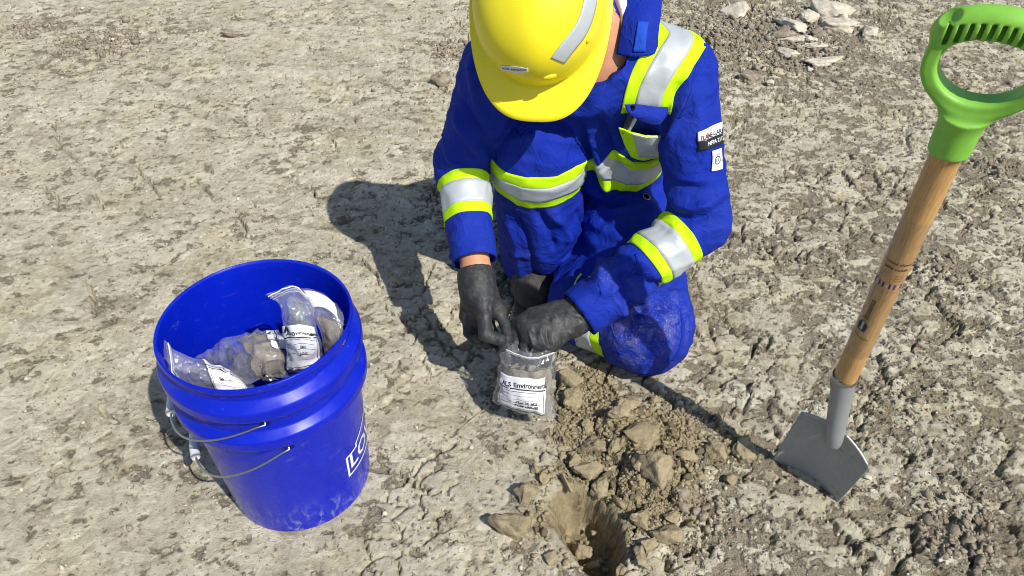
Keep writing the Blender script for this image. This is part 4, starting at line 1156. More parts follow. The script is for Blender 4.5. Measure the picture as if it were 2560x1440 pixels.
# folds: (path in the photograph, half width, height)
FOLDS = [
 ([(1690,250),(1740,262),(1800,235)], .010, .0045), ([(1690,330),(1745,335),(1806,300)], .011, .005), ([(1682,415),(1740,418),(1812,385)], .013, .006), ([(1690,375),(1750,380),(1808,345)], .010, -.0045),
 ([(1680,500),(1735,520),(1810,480)], .013, .008), ([(1690,535),(1740,548),(1800,520)], .009, -.007), ([(1690,460),(1740,470),(1815,440)], .010, -.005),
 ([(1712,235),(1690,290),(1672,350)], .010, .007), ([(1690,215),(1668,285),(1658,350)], .009, -.006), ([(1742,110),(1770,165),(1785,240)], .009, .004), ([(1722,200),(1748,300),(1760,400)], .016, .004),
 ([(1530,640),(1562,700),(1620,745),(1705,740)], .012, .009), ([(1545,690),(1560,745),(1600,775),(1665,768)], .011, -.010), ([(1545,770),(1600,800),(1650,800)], .012, .006), ([(1480,720),(1520,735),(1555,705)], .010, .006),
 ([(1575,670),(1630,710),(1700,715)], .010, -.007), ([(1498,712),(1536,768),(1552,838)], .0035, -.0022), ([(1590,640),(1640,690)], .010, .006), ([(1520,790),(1560,840)], .010, -.005),
 ([(1105,560),(1155,590),(1215,575)], .011, .009), ([(1108,600),(1160,622),(1218,605)], .010, -.008), ([(1115,640),(1160,655),(1215,632)], .010, .006), ([(1110,535),(1160,560),(1215,548)], .008, -.006),
 ([(1140,290),(1180,360),(1225,420)], .013, .007), ([(1160,250),(1200,330),(1235,390)], .010, -.006), ([(1112,370),(1140,410),(1190,425)], .012, .006), ([(1180,150),(1190,230),(1215,310)], .014, .006),
 ([(1265,535),(1290,610),(1310,700)], .012, .006), ([(1290,535),(1325,620),(1345,710)], .010, -.006), ([(1380,530),(1420,590),(1432,690)], .014, .010), ([(1350,530),(1385,610),(1395,705)], .011, -.008), ([(1440,530),(1452,570),(1445,640)], .009, -.008),
 ([(1250,330),(1320,350),(1440,345)], .018, .005), ([(1235,360),(1300,385),(1440,380)], .010, -.003), ([(1440,330),(1455,370),(1450,420)], .012, .006),
 ([(1470,330),(1500,400),(1520,480)], .014, .010), ([(1440,300),(1475,380),(1490,470)], .012, -.008), ([(1500,300),(1530,380),(1560,430)], .012, -.008), ([(1480,480),(1540,530),(1640,520)], .014, .008), ([(1500,540),(1560,580),(1660,575)], .014, -.008),
 ([(1480,600),(1510,660),(1500,720)], .014, .009), ([(1540,590),(1560,640)], .012, .006), ([(1460,620),(1470,700)], .010, -.008), ([(1400,260),(1440,280),(1500,270)], .014, .006),
 ([(1660,800),(1640,870),(1600,930)], .016, .004), ([(1560,860),(1590,920),(1640,945)], .014, -.004), ([(1700,760),(1700,830),(1670,900)], .012, -.004), ([(1480,560),(1560,610),(1640,625)], .010, .006),
]
allp = [q for f in FOLDS for q in f[0]]
hits = look(cover_sdf, allp); k_ = 0; FS = []
for path, wd, am in FOLDS:
    P3 = hits[k_:k_ + len(path)]; k_ += len(path)
    ok = np.linalg.norm(P3 - CAMP, axis=1) < 2.0
    if ok.all(): FS.append((spline(P3, 4 * len(path)) if len(path) > 2 else P3, wd * .78, am * 1.65))
def disp(P):
    """how far the cloth stands off the plain form: traced folds and loose creases"""
    s = np.zeros(len(P))
    for Q, wd, am in FS:
        c = Q.mean(0); R_ = np.linalg.norm(Q - c, axis=1).max() + wd * 3
        m = np.where(np.linalg.norm(P - c, axis=1) < R_)[0]
        if not len(m): continue
        p = P[m]; d = np.full(len(m), 9.)
        for i, (a, b) in enumerate(zip(Q[:-1], Q[1:])): d = np.minimum(d, seg(p, a, b, 0.0))
        L = np.linalg.norm(p - Q[0], axis=1); L2 = np.linalg.norm(p - Q[-1], axis=1)
        tp = sstep(-.5 * wd, 2.2 * wd, np.minimum(L, L2))
        s[m] += am * np.exp(-(d / wd) ** 2) * (.35 + .65 * tp)
    w1 = P + .05 * (np.stack([noise3(P * 9), noise3(P * 9 + 31), noise3(P * 9 + 57)], 1) - .5)
    a = np.abs(noise3(w1 * np.array([16, 9, 26]) + 5) - .5) * 2
    b = np.abs(noise3(w1 * np.array([30, 22, 11]) + 15) - .5) * 2
    c = 1 - np.abs(noise3(w1 * np.array([20, 20, 34]) + 40) - .5) * 2; e = 1 - np.abs(noise3((w1[:, [1, 2, 0]] + w1 * .6) * np.array([24, 30, 15]) + 80) - .5) * 2
    s += .0030 * (np.clip(c, 0, 1) ** 4 - .25) * sstep(.35, .65, noise3(P * 7 + 13)) + .0026 * (np.clip(e, 0, 1) ** 5 - .2) * sstep(.40, .65, noise3(P * 8 + 23))
    s += .0075 * (.5 - a) * sstep(.25, .6, noise3(P * 6 + 3)) + .0052 * (.45 - b) + .0016 * (noise3(P * 75) - .5)
    return s
lo, hi = np.array([-.24, 1.00, -.004]), np.array([.52, 1.86, .80])
V, F = surface_nets(cover_sdf, lo, hi, .0043)
N = grad(cover_sdf, V.astype(np.float32))
hem = np.minimum(np.abs((V - RCUFF) @ Ucuff) + 9 * (armR(V) < -.02), np.abs((V - LCUFF) @ Lcuff))
V = V + N * (disp(V) * sstep(.0, .03, V[:, 2] + .005))[:, None]
V[:, 2] = np.maximum(V[:, 2], -.004)
cover = obj('coverall', V, F, M['blue'], worker); fix_normals(cover)
dc = np.array([look(cover_sdf, [(1560, 830)])[0], look(cover_sdf, [(1680, 800)])[0], look(cover_sdf, [(1600, 900)])[0], look(cover_sdf, [(1500, 690)])[0], look(cover_sdf, [(1300, 640)])[0]])
du = sum(np.exp(-(np.linalg.norm(V - c, axis=1) / r_) ** 2) * a_ for c, r_, a_ in zip(dc, (.06, .05, .08, .05, .06), (.9, .9, .35, .3, .15)))
at_ = cover.data.attributes.new('dust', 'FLOAT', 'POINT'); at_.data.foreach_set('value', np.clip(du, 0, 1).astype(np.float32))

# ------------------------------------------------------------------ reflective bands
def ring_band(name, mat, fn, a, b, t0, t1, nrm=None, lift=.0024, n=88, m=7, rmax=.17):
    """a band sewn round a limb between t0 and t1 metres along the bone a-b"""
    ax = unit(np.asarray(b) - a); u = unit(np.cross(ax, [0.3, .9, .2])); w = np.cross(ax, u)
    th = np.linspace(0, 2 * np.pi, n, endpoint=False); out = np.cos(th)[:, None] * u + np.sin(th)[:, None] * w
    rows = []
    for s in np.linspace(t0, t1, m):
        c = a + ax * s
        dirs = out.copy()
        lo_, hi_ = np.full(n, .004), np.full(n, rmax)
        sk = np.zeros(n) if nrm is None else -(out @ nrm)
        for _ in range(22):
            mid = (lo_ + hi_) / 2; p = c + dirs * mid[:, None] + ax * (sk * mid)[:, None]
            ins = fn(p) < 0; lo_, hi_ = np.where(ins, mid, lo_), np.where(ins, hi_, mid)
        p = c + dirs * lo_[:, None] + ax * (sk * lo_)[:, None]
        rows.append(p)
    rows = np.array(rows)
    G = grad(fn, rows.reshape(-1, 3)).reshape(rows.shape); dd = disp(rows.reshape(-1, 3)).reshape(m, n)
    out_ = rows + G * (dd + lift)[..., None]
    low0 = rows[:1] + G[:1] * (dd[:1] - .004)[..., None]; low1 = rows[-1:] + G[-1:] * (dd[-1:] - .004)[..., None]
    A = np.concatenate([low0, out_, low1]); mm = m + 2
    o = obj(name, A.reshape(-1, 3), grid_faces(mm, n, False, True), M[mat], worker); return fix_normals(o)
def three(fn, a, b, t, w1=.022, w2=.046, nrm=None, **k):
    ring_band('trim_band', 'lime', fn, a, b, t, t + w1 + .001, nrm, .0024, **k)
    ring_band('reflective_band', 'silver', fn, a, b, t + w1, t + w1 + w2, nrm, .0032, **k)
    ring_band('trim_band', 'lime', fn, a, b, t + w1 + w2 - .001, t + 2 * w1 + w2, nrm, .0024, **k)
three(armR, RE, RW, .042, .022, .050)
three(armL, LE, LW, .050, .024, .052)
three(legR, RK, RA, -.015, .024, .046, rmax=.16)
three(shinL, LK, LM, .050, .022, .048, rmax=.12)

def ribbon(name, mat, pix, off, width, lift=.003, n=46, m=9, fn=None, pts=None):
    fn = fn or cover_sdf
    """a strip laid on the cloth along a path seen in the photograph; off shifts it sideways"""
    C = look(fn, pix) if pts is None else np.asarray(pts); Q = spline(C, n)
    T = np.gradient(Q, axis=0); T /= np.linalg.norm(T, axis=1)[:, None]
    Nn = grad(fn, Q); X_ = np.cross(T, Nn); X_ /= np.linalg.norm(X_, axis=1)[:, None]
    s = np.linspace(-width / 2, width / 2, m) + off
    G = Q[:, None] + X_[:, None] * s[None, :, None]
    f = G.reshape(-1, 3)
    for _ in range(5): f = f - grad(fn, f) * fn(f)[:, None]
    g = grad(fn, f); dd = disp(f)
    outp = (f + g * (dd + lift)[:, None]).reshape(n, m, 3); inn = (f + g * (dd - .003)[:, None]).reshape(n, m, 3)
    A = np.concatenate([inn[:, :1], outp, inn[:, -1:]], 1)
    A = np.concatenate([np.concatenate([inn[:1, :1], inn[:1], inn[:1, -1:]], 1), A, np.concatenate([inn[-1:, :1], inn[-1:], inn[-1:, -1:]], 1)], 0)
    o = obj(name, A.reshape(-1, 3), grid_faces(n + 2, m + 2), M[mat], worker); fix_normals(o); return o
STRAP = [(1700, 95), (1672, 145), (1645, 190), (1625, 235), (1614, 282)]
def strap_points():
    C = look(cover_sdf, STRAP); back = np.array([C[0] + np.array([.010, .055, .045]), C[0] + np.array([.012, .11, .05])])
    for _ in range(8): back = back - grad(cover_sdf, back) * cover_sdf(back)[:, None]
    return np.vstack([back[::-1], C])
SP_ = strap_points()
for nm, mt, of, wd, lf in (('trim_band', 'lime', -.034, .026, .0026), ('reflective_band', 'silver', 0, .046, .0034), ('trim_band', 'lime', .034, .026, .0026)):
    ribbon(nm, mt, None, of, wd, lf, pts=SP_)
BAND = [(1497, 398), (1520, 414), (1552, 430), (1592, 436), (1628, 426), (1654, 406)]
BP_ = look(torso, BAND)
for nm, mt, of, wd, lf in (('trim_band', 'lime', -.034, .026, .0052), ('reflective_band', 'silver', 0, .046, .0060), ('trim_band', 'lime', .034, .026, .0052)):
    ribbon(nm, mt, None, of, wd, lf, fn=trunk, pts=BP_)

# cuffs: open sleeve ends with real thickness
def cuff_ring(fn, a, b, t0, t1, grow=.002):
    ax = unit(np.asarray(b) - a); u = unit(np.cross(ax, [0.3, .9, .2])); w = np.cross(ax, u); n = 84
    th = np.linspace(0, 2 * np.pi, n, endpoint=False); out = np.cos(th)[:, None] * u + np.sin(th)[:, None] * w; rows = []
    wob_ = 1 + .05 * np.sin(2 * th + 1) + .03 * np.sin(5 * th)
    for s_ in np.linspace(t0, t1, 9):
        lo_, hi_ = np.full(n, .004), np.full(n, .12)
        for _ in range(20):
            mid = (lo_ + hi_) / 2; ins = fn(a + ax * s_ + out * mid[:, None]) < 0; lo_, hi_ = np.where(ins, mid, lo_), np.where(ins, hi_, mid)
        k = (s_ - t0) / (t1 - t0); p = a + ax * s_ + out * lo_[:, None]
        rows.append((p, out * (grow + (wob_ - 1)[:, None] * .03 * k + (disp(p) * (1 - .6 * k))[:, None])))
    O_ = np.array([p + q for p, q in rows]); I_ = np.array([p + q - out * .0028 for p, q in rows])[::-1]
    A = np.concatenate([O_, I_]); return fix_normals(obj('cuff', A.reshape(-1, 3), grid_faces(len(A), n, False, True), M['blue'], worker))
lr, ll = np.linalg.norm(RW - RE), np.linalg.norm(LW - LE)
cuff_ring(openR, RE, RW, lr - .075, lr - .020); cuff_ring(openL, LE, LW, ll - .062, ll + .004)

# ------------------------------------------------------------------ collar, pocket, patches
def trunk2(P): return torso(P)
def cloth_sheet(name, rows, mat, parent, n=22, thick=.0026, wav=.0, seed=0):
    pt = Patch(rows, n, wav, seed, 40); V, F = sheet(pt.G, thick); return pt, fix_normals(obj(name, V, F, M[mat], parent))
def lifted(rows, lift, fn=None):
    fn = fn or trunk2
    flat_ = [p for r in rows for p in r]; H3 = look(fn, [(p[0], p[1]) for p in flat_]); g = grad(fn, H3)
    out = []; k = 0
    for r in rows:
        rr = []
        for p in r:
            l_ = lift + (p[2] if len(p) > 2 else 0); rr.append(H3[k] + g[k] * (l_ + disp(H3[k:k + 1])[0])); k += 1
        out.append(rr)
    return out
CT = 1.285
col_pt, col_o = cloth_sheet('collar', [[at(1566, -30, CT + .03), at(1600, -30, CT + .02), at(1630, -28, CT + .02), at(1656, -20, CT + .03)],
                                       [at(1562, 20, CT), at(1598, 22, CT - .012), at(1628, 22, CT - .012), at(1652, 26, CT)],
                                       [at(1552, 78, CT), at(1588, 82, CT - .014), at(1620, 84, CT - .014), at(1645, 84, CT)],
                                       [at(1541, 136, CT + .012), at(1578, 142, CT + .0), at(1615, 140, CT + .0), at(1643, 132, CT + .012)]], 'blue', worker, 26, .003)
V, F = sheet(col_pt.area(.36, .52, .62, .93, .003, 10), .0015); obj('hook_tape', V, F, M['velcro'], worker)
cloth_sheet('shirt_collar', [[at(1530, -25, 1.30), at(1545, -20, 1.285), at(1566, -20, 1.29)], [at(1536, 8, 1.295), at(1552, 10, 1.28), at(1566, 15, 1.285)], [at(1548, 40, 1.295), at(1557, 42, 1.285), at(1563, 45, 1.288)], [at(1553, 75, 1.30), at(1556, 76, 1.295), at(1558, 76, 1.30)]], 'white_cloth', worker, 14, .003)
# chest pocket with flap
pk = lifted([[(1546, 296, .012), (1582, 304, .018), (1625, 308, .018), (1664, 316, .012)], [(1552, 322, .008), (1586, 332, .015), (1626, 336, .015), (1662, 340, .010)],
             [(1560, 350, .004), (1590, 360, .009), (1628, 362, .009), (1662, 364, .006)], [(1574, 380, .002), (1596, 386, .003), (1628, 384, .003), (1660, 382, .002)]], .0085)
pt_p, _ = cloth_sheet('pocket', pk, 'lime', worker, 24, .0025, .002)
V, F = sheet(pt_p.area(.30, .02, .78, .86, .0022, 14), .0012); obj('pocket_reflective_band', V, F, M['silver'], worker)
V, F = sheet(pt_p.area(.30, -.0, .78, .05, .0028, 8), .0012); obj('pocket_hem', V, F, M['white_cloth'], worker)
fl = lifted([[(1560, 252, .002), (1598, 255, .003), (1636, 258, .003), (1668, 262, .002)], [(1566, 262, .010), (1602, 268, .016), (1640, 271, .016), (1664, 270, .009)], [(1572, 268, .012), (1606, 278, .019), (1642, 282, .019), (1656, 277, .011)]], .006)
cloth_sheet('pocket_flap', fl, 'blue', worker, 18, .003)
# two pens in the pocket
for (x0, y0, x1, y1, mt) in ((1583, 250, 1566, 300, 'pen'), (1577, 262, 1556, 312, 'pen'), (1590, 275, 1566, 312, 'silver')):
    q = look(cover_sdf, [(x0, y0), (x1, y1)]); g_ = grad(cover_sdf, q)
    V, F = tube(np.linspace(q[0] + g_[0] * .016, q[1] + g_[1] * .018, 6), [.003, .0045, .0045, .0045, .0045, .004], 10); obj('pen', V, F, M[mt], worker)
# sleeve patches
def patch_on(pixrows, lift): return Patch(lifted(pixrows, lift, armL), 24)
pp = patch_on([[(1742, 330), (1762, 322), (1782, 313), (1798, 305)], [(1742, 342), (1762, 336), (1782, 328), (1799, 322)], [(1743, 359), (1763, 354), (1783, 347), (1800, 340)], [(1744, 377), (1764, 372), (1784, 365), (1801, 358)]], .003)
V, F = sheet(pp.area(0, 0, 1, .55, .0, 12), .0012); pw_ = obj('sleeve_patch', V, F, M['paper'], worker)
V, F = sheet(pp.area(0, .55, 1, 1, .0, 12), .0012); pb_ = obj('sleeve_patch', V, F, M['pen'], worker)
W_, H_ = pp.size()
def on_patch(p, e=.0012):
    W2, H2 = p.size(); return lambda x, y: p.p(x / W2 + .5, .5 - y / H2, e)
op = on_patch(pp)
print_on('lettering', letters('FLAME-GARD', H_ * .30, 0, 'LEFT', .0002), lambda x, y: op(x * .92 - W_ * .40, y + H_ * .06), M['ink'], pw_, .004)
print_on('flame_mark', (np.array([(-.5, -.5), (.5, -.5), (.3, .1), (.1, .9), (-.1, .3), (-.35, .2)]) * H_ * .16, [(0, 1, 2, 3, 4, 5)]), lambda x, y: op(x - W_ * .13, y + H_ * .20) + 0, M['orange_ink'], pw_)
print_on('flame_mark', (np.array([(-.5, -.5), (.5, -.5), (.1, .5)]) * H_ * .13, [(0, 1, 2)]), lambda x, y: on_patch(pp, .0015)(x - W_ * .13, y + H_ * .13), M['red_ink'], pw_)
print_on('lettering', letters('NFPA 2112', H_ * .25, 0, 'LEFT', .0002), lambda x, y: op(x - W_ * .16, y - H_ * .27), M['white_ink'], pb_, .004)
p2 = patch_on([[(1775, 377), (1787, 374), (1797, 370)], [(1776, 395), (1788, 392), (1799, 388)], [(1776, 412), (1788, 410), (1800, 406)], [(1777, 428), (1789, 426), (1800, 422)]], .003)
V, F = sheet(p2.G, .0012); ul = obj('sleeve_label', V, F, M['paper'], worker)
W_, H_ = p2.size(); o2 = on_patch(p2); th = np.linspace(0, 2 * np.pi, 25)
print_on('label_ring', (np.concatenate([np.stack([np.cos(th), np.sin(th)], 1) * W_ * .28, np.stack([np.cos(th), np.sin(th)], 1) * W_ * .22]), [(k, k + 1, 26 + k, 25 + k) for k in range(24)]), lambda x, y: o2(x, y + H_ * .02), M['ink'], ul)
print_on('lettering', letters('UL', W_ * .30), lambda x, y: o2(x, y + H_ * .02), M['ink'], ul)
print_on('lettering', letters('C', W_ * .2), lambda x, y: o2(x - W_ * .40, y - H_ * .07), M['ink'], ul)
print_on('lettering', letters('US', W_ * .16), lambda x, y: o2(x + W_ * .39, y - H_ * .06), M['ink'], ul)
print_on('lettering', letters('CLASSIFIED', W_ * .14), lambda x, y: o2(x, y + H_ * .27), M['ink'], ul)
print_on('lettering', letters('FLAME RESISTANT GARMENT', W_ * .055), lambda x, y: o2(x, y - H_ * .28), M['ink'], ul)
# snap button on the chest
q = look(cover_sdf, [(1612, 497)])[0]; g_ = grad(cover_sdf, q[None])[0]; c_ = q + g_ * (disp(q[None])[0] + .004)
a1 = unit(np.cross(g_, [0, 0, 1])); a2 = np.cross(g_, a1); t_ = np.linspace(0, 2 * np.pi, 21)
V, F = tube(c_ + .0085 * (np.cos(t_)[:, None] * a1 + np.sin(t_)[:, None] * a2), .0009, 6, False); obj('snap_rim', V, F, M['wire'], worker)
V, F = tube([c_ - g_ * .004, c_ + g_ * .0008, c_ + g_ * .0014], [.0085, .0083, .006], 18); obj('snap', V, F, M['pen'], worker)

for pix, fn_ in (([(1752, 112), (1742, 165), (1722, 228), (1698, 290)], cover_sdf), ([(1500, 716), (1536, 770), (1550, 832)], armL), ([(1118, 628), (1160, 646), (1210, 626)], armR),
                 ([(1590, 640), (1640, 690), (1700, 716)], armL), ([(1262, 300), (1300, 345), (1310, 385)], legR), ([(1700, 770), (1706, 830), (1680, 900)], legL)):
    ribbon('seam', 'blue', pix, 0, .0062, .0016, 30, 3, fn_)
# ------------------------------------------------------------------ head, hat, glasses
HU = unit([-.13, -.845, .53]); HF = np.array([-.06, -.55, -.86]); HF = unit(HF - HU * (HF @ HU)); HS = np.cross(HU, HF)     # up, front, his left
if HS[0] < 0: HS = -HS
HO = at(1350, 10, 1.195)                                        # centre of the rim of the hat
def hl(f, s, u): return HO + HF * f + HS * s + HU * u
A_, B_, C_ = .137, .1120, .115
NPH, NT = 120, 34
ph = np.linspace(0, 2 * np.pi, NPH, endpoint=False)
rows = []
for t in np.linspace(0, 1, 26):
    a = t * math.pi / 2; rho = math.sin(a) ** .92; hgt = math.cos(a) ** .80
    ridge = .006 * np.exp(-(np.sin(ph) * rho * 3.2) ** 2) * (1 - t ** 3)
    fr = .012 * np.clip(np.cos(ph), 0, 1) ** 2 * sstep(.5, .98, t)
    f_, s_, u_ = np.cos(ph) * rho * A_ * (1 - .02 * np.cos(ph)), np.sin(ph) * rho * B_, np.full(NPH, hgt * C_) + ridge - fr * .3
    rows.append(HO + f_[:, None] * HF + s_[:, None] * HS + u_[:, None] * HU)
brim = .008 + .056 * sstep(-.10, .80, np.cos(ph))
for k, e in enumerate((.12, .35, .6, .85, 1.0)):
    of_, os_ = np.cos(ph) * (A_ + np.where(np.cos(ph) > 0, .056, .010)), np.sign(np.sin(ph)) * np.abs(np.sin(ph)) ** np.where(np.cos(ph) > 0, .72, 1.0) * (B_ + .010)
    f_, s_ = np.cos(ph) * A_ * (1 - .02 * np.cos(ph)) * (1 - e) + of_ * e, np.sin(ph) * B_ * (1 - e) + os_ * e
    u_ = -.004 - .010 * e * np.clip(np.cos(ph), 0, 1) - .002 * e
    rows.append(HO + f_[:, None] * HF + s_[:, None] * HS + u_[:, None] * HU)
HG = np.array(rows)
e_, i_ = HG[-1], []
for k in range(HG.shape[0] - 1, -1, -1):
    i_.append(HG[k] - HU * .0032 if k > 25 else HO + (HG[k] - HO) * .972 - HU * .001)
full = np.concatenate([HG, np.array(i_)])
hat = obj('hard_hat', full.reshape(-1, 3), grid_faces(len(full), NPH, False, True), M['hat'], worker); fix_normals(hat)
gr = np.gradient(HG, axis=0); gp = np.roll(HG, -1, 1) - np.roll(HG, 1, 1); HN = np.cross(gp, gr); HN /= np.linalg.norm(HN, axis=2)[..., None] + 1e-12
if np.sum(HN[12] * (HG[12] - HO)) < 0: HN = -HN
def project(P):
    q = P - CAMP; d = q[..., 1] * CP - q[..., 2] * SP; v = -q[..., 2] * CP - q[..., 1] * SP
    return np.stack([1280 + FPX * q[..., 0] / d, 720 + FPX * v / d], -1)
def hat_find(px, py):
    Q = project(HG); dd = np.hypot(Q[..., 0] - px, Q[..., 1] - py) + 1e4 * (np.sum(HN * (CAMP - HG), -1) < 0)
    k = np.unravel_index(dd.argmin(), dd.shape); return HG[k], HN[k]
def hat_patch(rows, lift, n=22):
    return Patch([[ (lambda r: r[0] + r[1] * lift)(hat_find(*p)) for p in r] for r in rows], n)
def hat_strip(pix, width, lift=.0012):
    C = np.array([hat_find(*p)[0] for p in pix]); Q = spline(C, 40); Q = np.array([Q[max(0, i - 3):i + 4].mean(0) for i in range(40)]) if True else Q
    T = np.gradient(Q, axis=0); R_ = Q - HO; X_ = np.cross(T, R_); X_ /= np.linalg.norm(X_, axis=1)[:, None]
    flatG = HG[:26].reshape(-1, 3); flatN = HN[:26].reshape(-1, 3); out = []
    for i in range(40):
        row = []
        for s in np.linspace(-width / 2, width / 2, 7):
            q = Q[i] + X_[i] * s; d = np.linalg.norm(flatG - q, axis=1); j = np.argsort(d)[:6]; w = 1 / (d[j] + 1e-4); w /= w.sum()
            nn = unit((flatN[j] * w[:, None]).sum(0)); c = (flatG[j] * w[:, None]).sum(0); q = q - nn * ((q - c) @ nn) + nn * lift
            row.append(q)
        out.append(row)
    return np.array(out)
V, F = sheet(hat_strip([(1394, 158), (1422, 122), (1446, 82), (1464, 40), (1474, -5), (1476, -50)], .030), .0008); obj('reflective_tape', V, F, M['silver'], hat)
hp = hat_patch([[(1254, 163), (1277, 164), (1300, 166), (1322, 168)], [(1254, 169), (1277, 171), (1300, 172), (1322, 174)], [(1254, 174), (1277, 176), (1300, 178), (1321, 180)]], .0012)
V, F = sheet(hp.G, .0006); nt = obj('name_tag', V, F, M['paper'], hat); W_, H_ = hp.size(); o3 = on_patch(hp, .0008)
print_on('lettering', letters('KRIS KRINGLE', W_ * .142, 0, 'CENTER', .0001), lambda x, y: o3(x, y), M['ink'], nt, .006)
for px_, py_, s in ((1372, 194, .012), (1475, 95, .009)):
    c, nn = hat_find(px_, py_); q = unit(np.cross(nn, HU)); V0_, F0_ = ICO[3]
    obj('lug', c + (V0_ * np.array([s, s * .62, .0042])) @ np.stack([q, np.cross(nn, q), nn]), F0_, M['hat'], hat)
sw = np.linspace(0, 2 * np.pi, 60, endpoint=False)
band = np.stack([HO + np.cos(sw)[:, None] * HF * (A_ - .016) + np.sin(sw)[:, None] * HS * (B_ - .014) + HU * u for u in (-.016, .010)], 0)
V, F = sheet(np.concatenate([band, band[:, :1]], 1), .002); obj('sweatband', V, F, M['white_cloth'], hat)
V = hl(0, 0, 0)

# body: one skin from head to feet
def head_sdf(P):
    R_ = np.stack([HF, HS, HU], 1)
    L = (P - HO) @ R_                                            # front, left, up in the head's own axes
    d = ell(L, (-.008, 0, .012), (.100, .079, .092))
    d = smin(d, ell(L, (.028, 0, -.060), (.068, .062, .075)), .03)         # face
    d = smin(d, ell(L, (.060, 0, -.112), (.030, .032, .026)), .03)         # chin
    d = smin(d, seg(L, (.094, 0, -.030), (.112, 0, -.062), .009, .013), .012)      # nose
    for s in (-1, 1):
        d = smin(d, ell(L, (.074, s * .036, -.012), (.024, .028, .010)), .012)     # brow
        d = np.maximum(d, -ell(L, (.098, s * .033, -.030), (.014, .017, .012)))    # eye socket
        d = smin(d, ell(L, (.088, s * .033, -.030), (.012, .013, .012)), .003)     # eye
        d = smin(d, ell(L, (.066, s * .045, -.060), (.024, .020, .020)), .02)      # cheek
        ear = np.maximum(ell(L, (-.010, s * .082, -.035), (.021, .011, .034)), -ell(L, (-.006, s * .092, -.033), (.012, .008, .020)))
        d = smin(d, ear, .006)
    d = smin(d, ell(L, (.094, 0, -.086), (.010, .024, .007)), .008)        # lips
    d = smin(d, ell(L, (.092, 0, -.097), (.010, .020, .007)), .006)
    return d
HB = hl(-.035, 0, -.075)
def skin_sdf(P):
    d = smin(head_sdf(P), seg(P, HB, NECK + np.array([.01, -.01, 0]), .060, .066), .025)
    d = smin(d, seg(P, NECK, CHEST, .06, .11), .04); d = smin(d, seg(P, CHEST, PELV, .115, .12), .05)
    d = smin(d, seg(P, RS, LS, .055), .05)
    for S, E, W, r in ((RS, RE, RW, (.048, .040, .030)), (LS, LE, LW, (.048, .040, .028))):
        d = smin(d, smin(seg(P, S, E, r[0], r[1]), seg(P, E, W, r[1], r[2]), .02), .02)
    d = smin(d, seg(P, RW, RW + Ucuff * .05, .028, .014), .01); d = smin(d, seg(P, LW, LW + Lcuff * .05, .026, .014), .01)
    for H_, K, A in ((RHIP, RK, RA), (LHIP, LK, LA)):
        d = smin(d, smin(seg(P, H_, K, .085, .06), seg(P, K, A, .055, .04), .02), .03)
    d = smin(d, seg(P, RA, RA + [0, -.11, -.02], .038, .030), .02); d = smin(d, seg(P, LA, LA + [0, .13, -.02], .036, .028), .02)
    return np.maximum(d, .004 - P[:, 2])
V, F = surface_nets(skin_sdf, (-.20, 1.00, .0), (.46, 1.86, .80), .0060)
fix_normals(obj('body', V, F, M['skin'], worker))
def hair_sdf(P):
    L = (P - HO) @ np.stack([HF, HS, HU], 1)
    d = ell(L, (-.010, 0, .012), (.103, .0825, .095)); cut = np.maximum(L[:, 0] * .8 - .030 - L[:, 2] * .3, -(L[:, 2] + .060 + .25 * L[:, 0]))
    return np.maximum(d, cut)
V, F = surface_nets(hair_sdf, HO - .16, HO + .16, .004); fix_normals(obj('hair', V, F, M['hair'], worker))
# safety glasses
gl_ = []
for s in (-1, 1):
    a, b = np.meshgrid(np.linspace(-1, 1, 12), np.linspace(-1, 1, 8), indexing='ij')
    yy = s * (.036 + .031 * a); xx = .112 - .030 * ((.036 + .031 * a) / .067) ** 2 * 1.0 + .004 * b; uu_ = -.034 + .021 * b * (1 - .15 * a ** 2)
    V, F = sheet(np.stack([xx, yy, uu_], -1) @ np.stack([HF, HS, HU]) + HO, .0018); obj('glasses_lens', V, F, M['lens'], worker)
    arm_ = np.array([hl(.084, s * .068, -.026), hl(.060, s * .083, -.024), hl(.01, s * .090, -.022), hl(-.03, s * .091, -.030), hl(-.045, s * .088, -.045)])
    V, F = tube(spline(arm_, 20), .0024, 8); obj('glasses_arm', V, F, M['white_plastic'], worker)

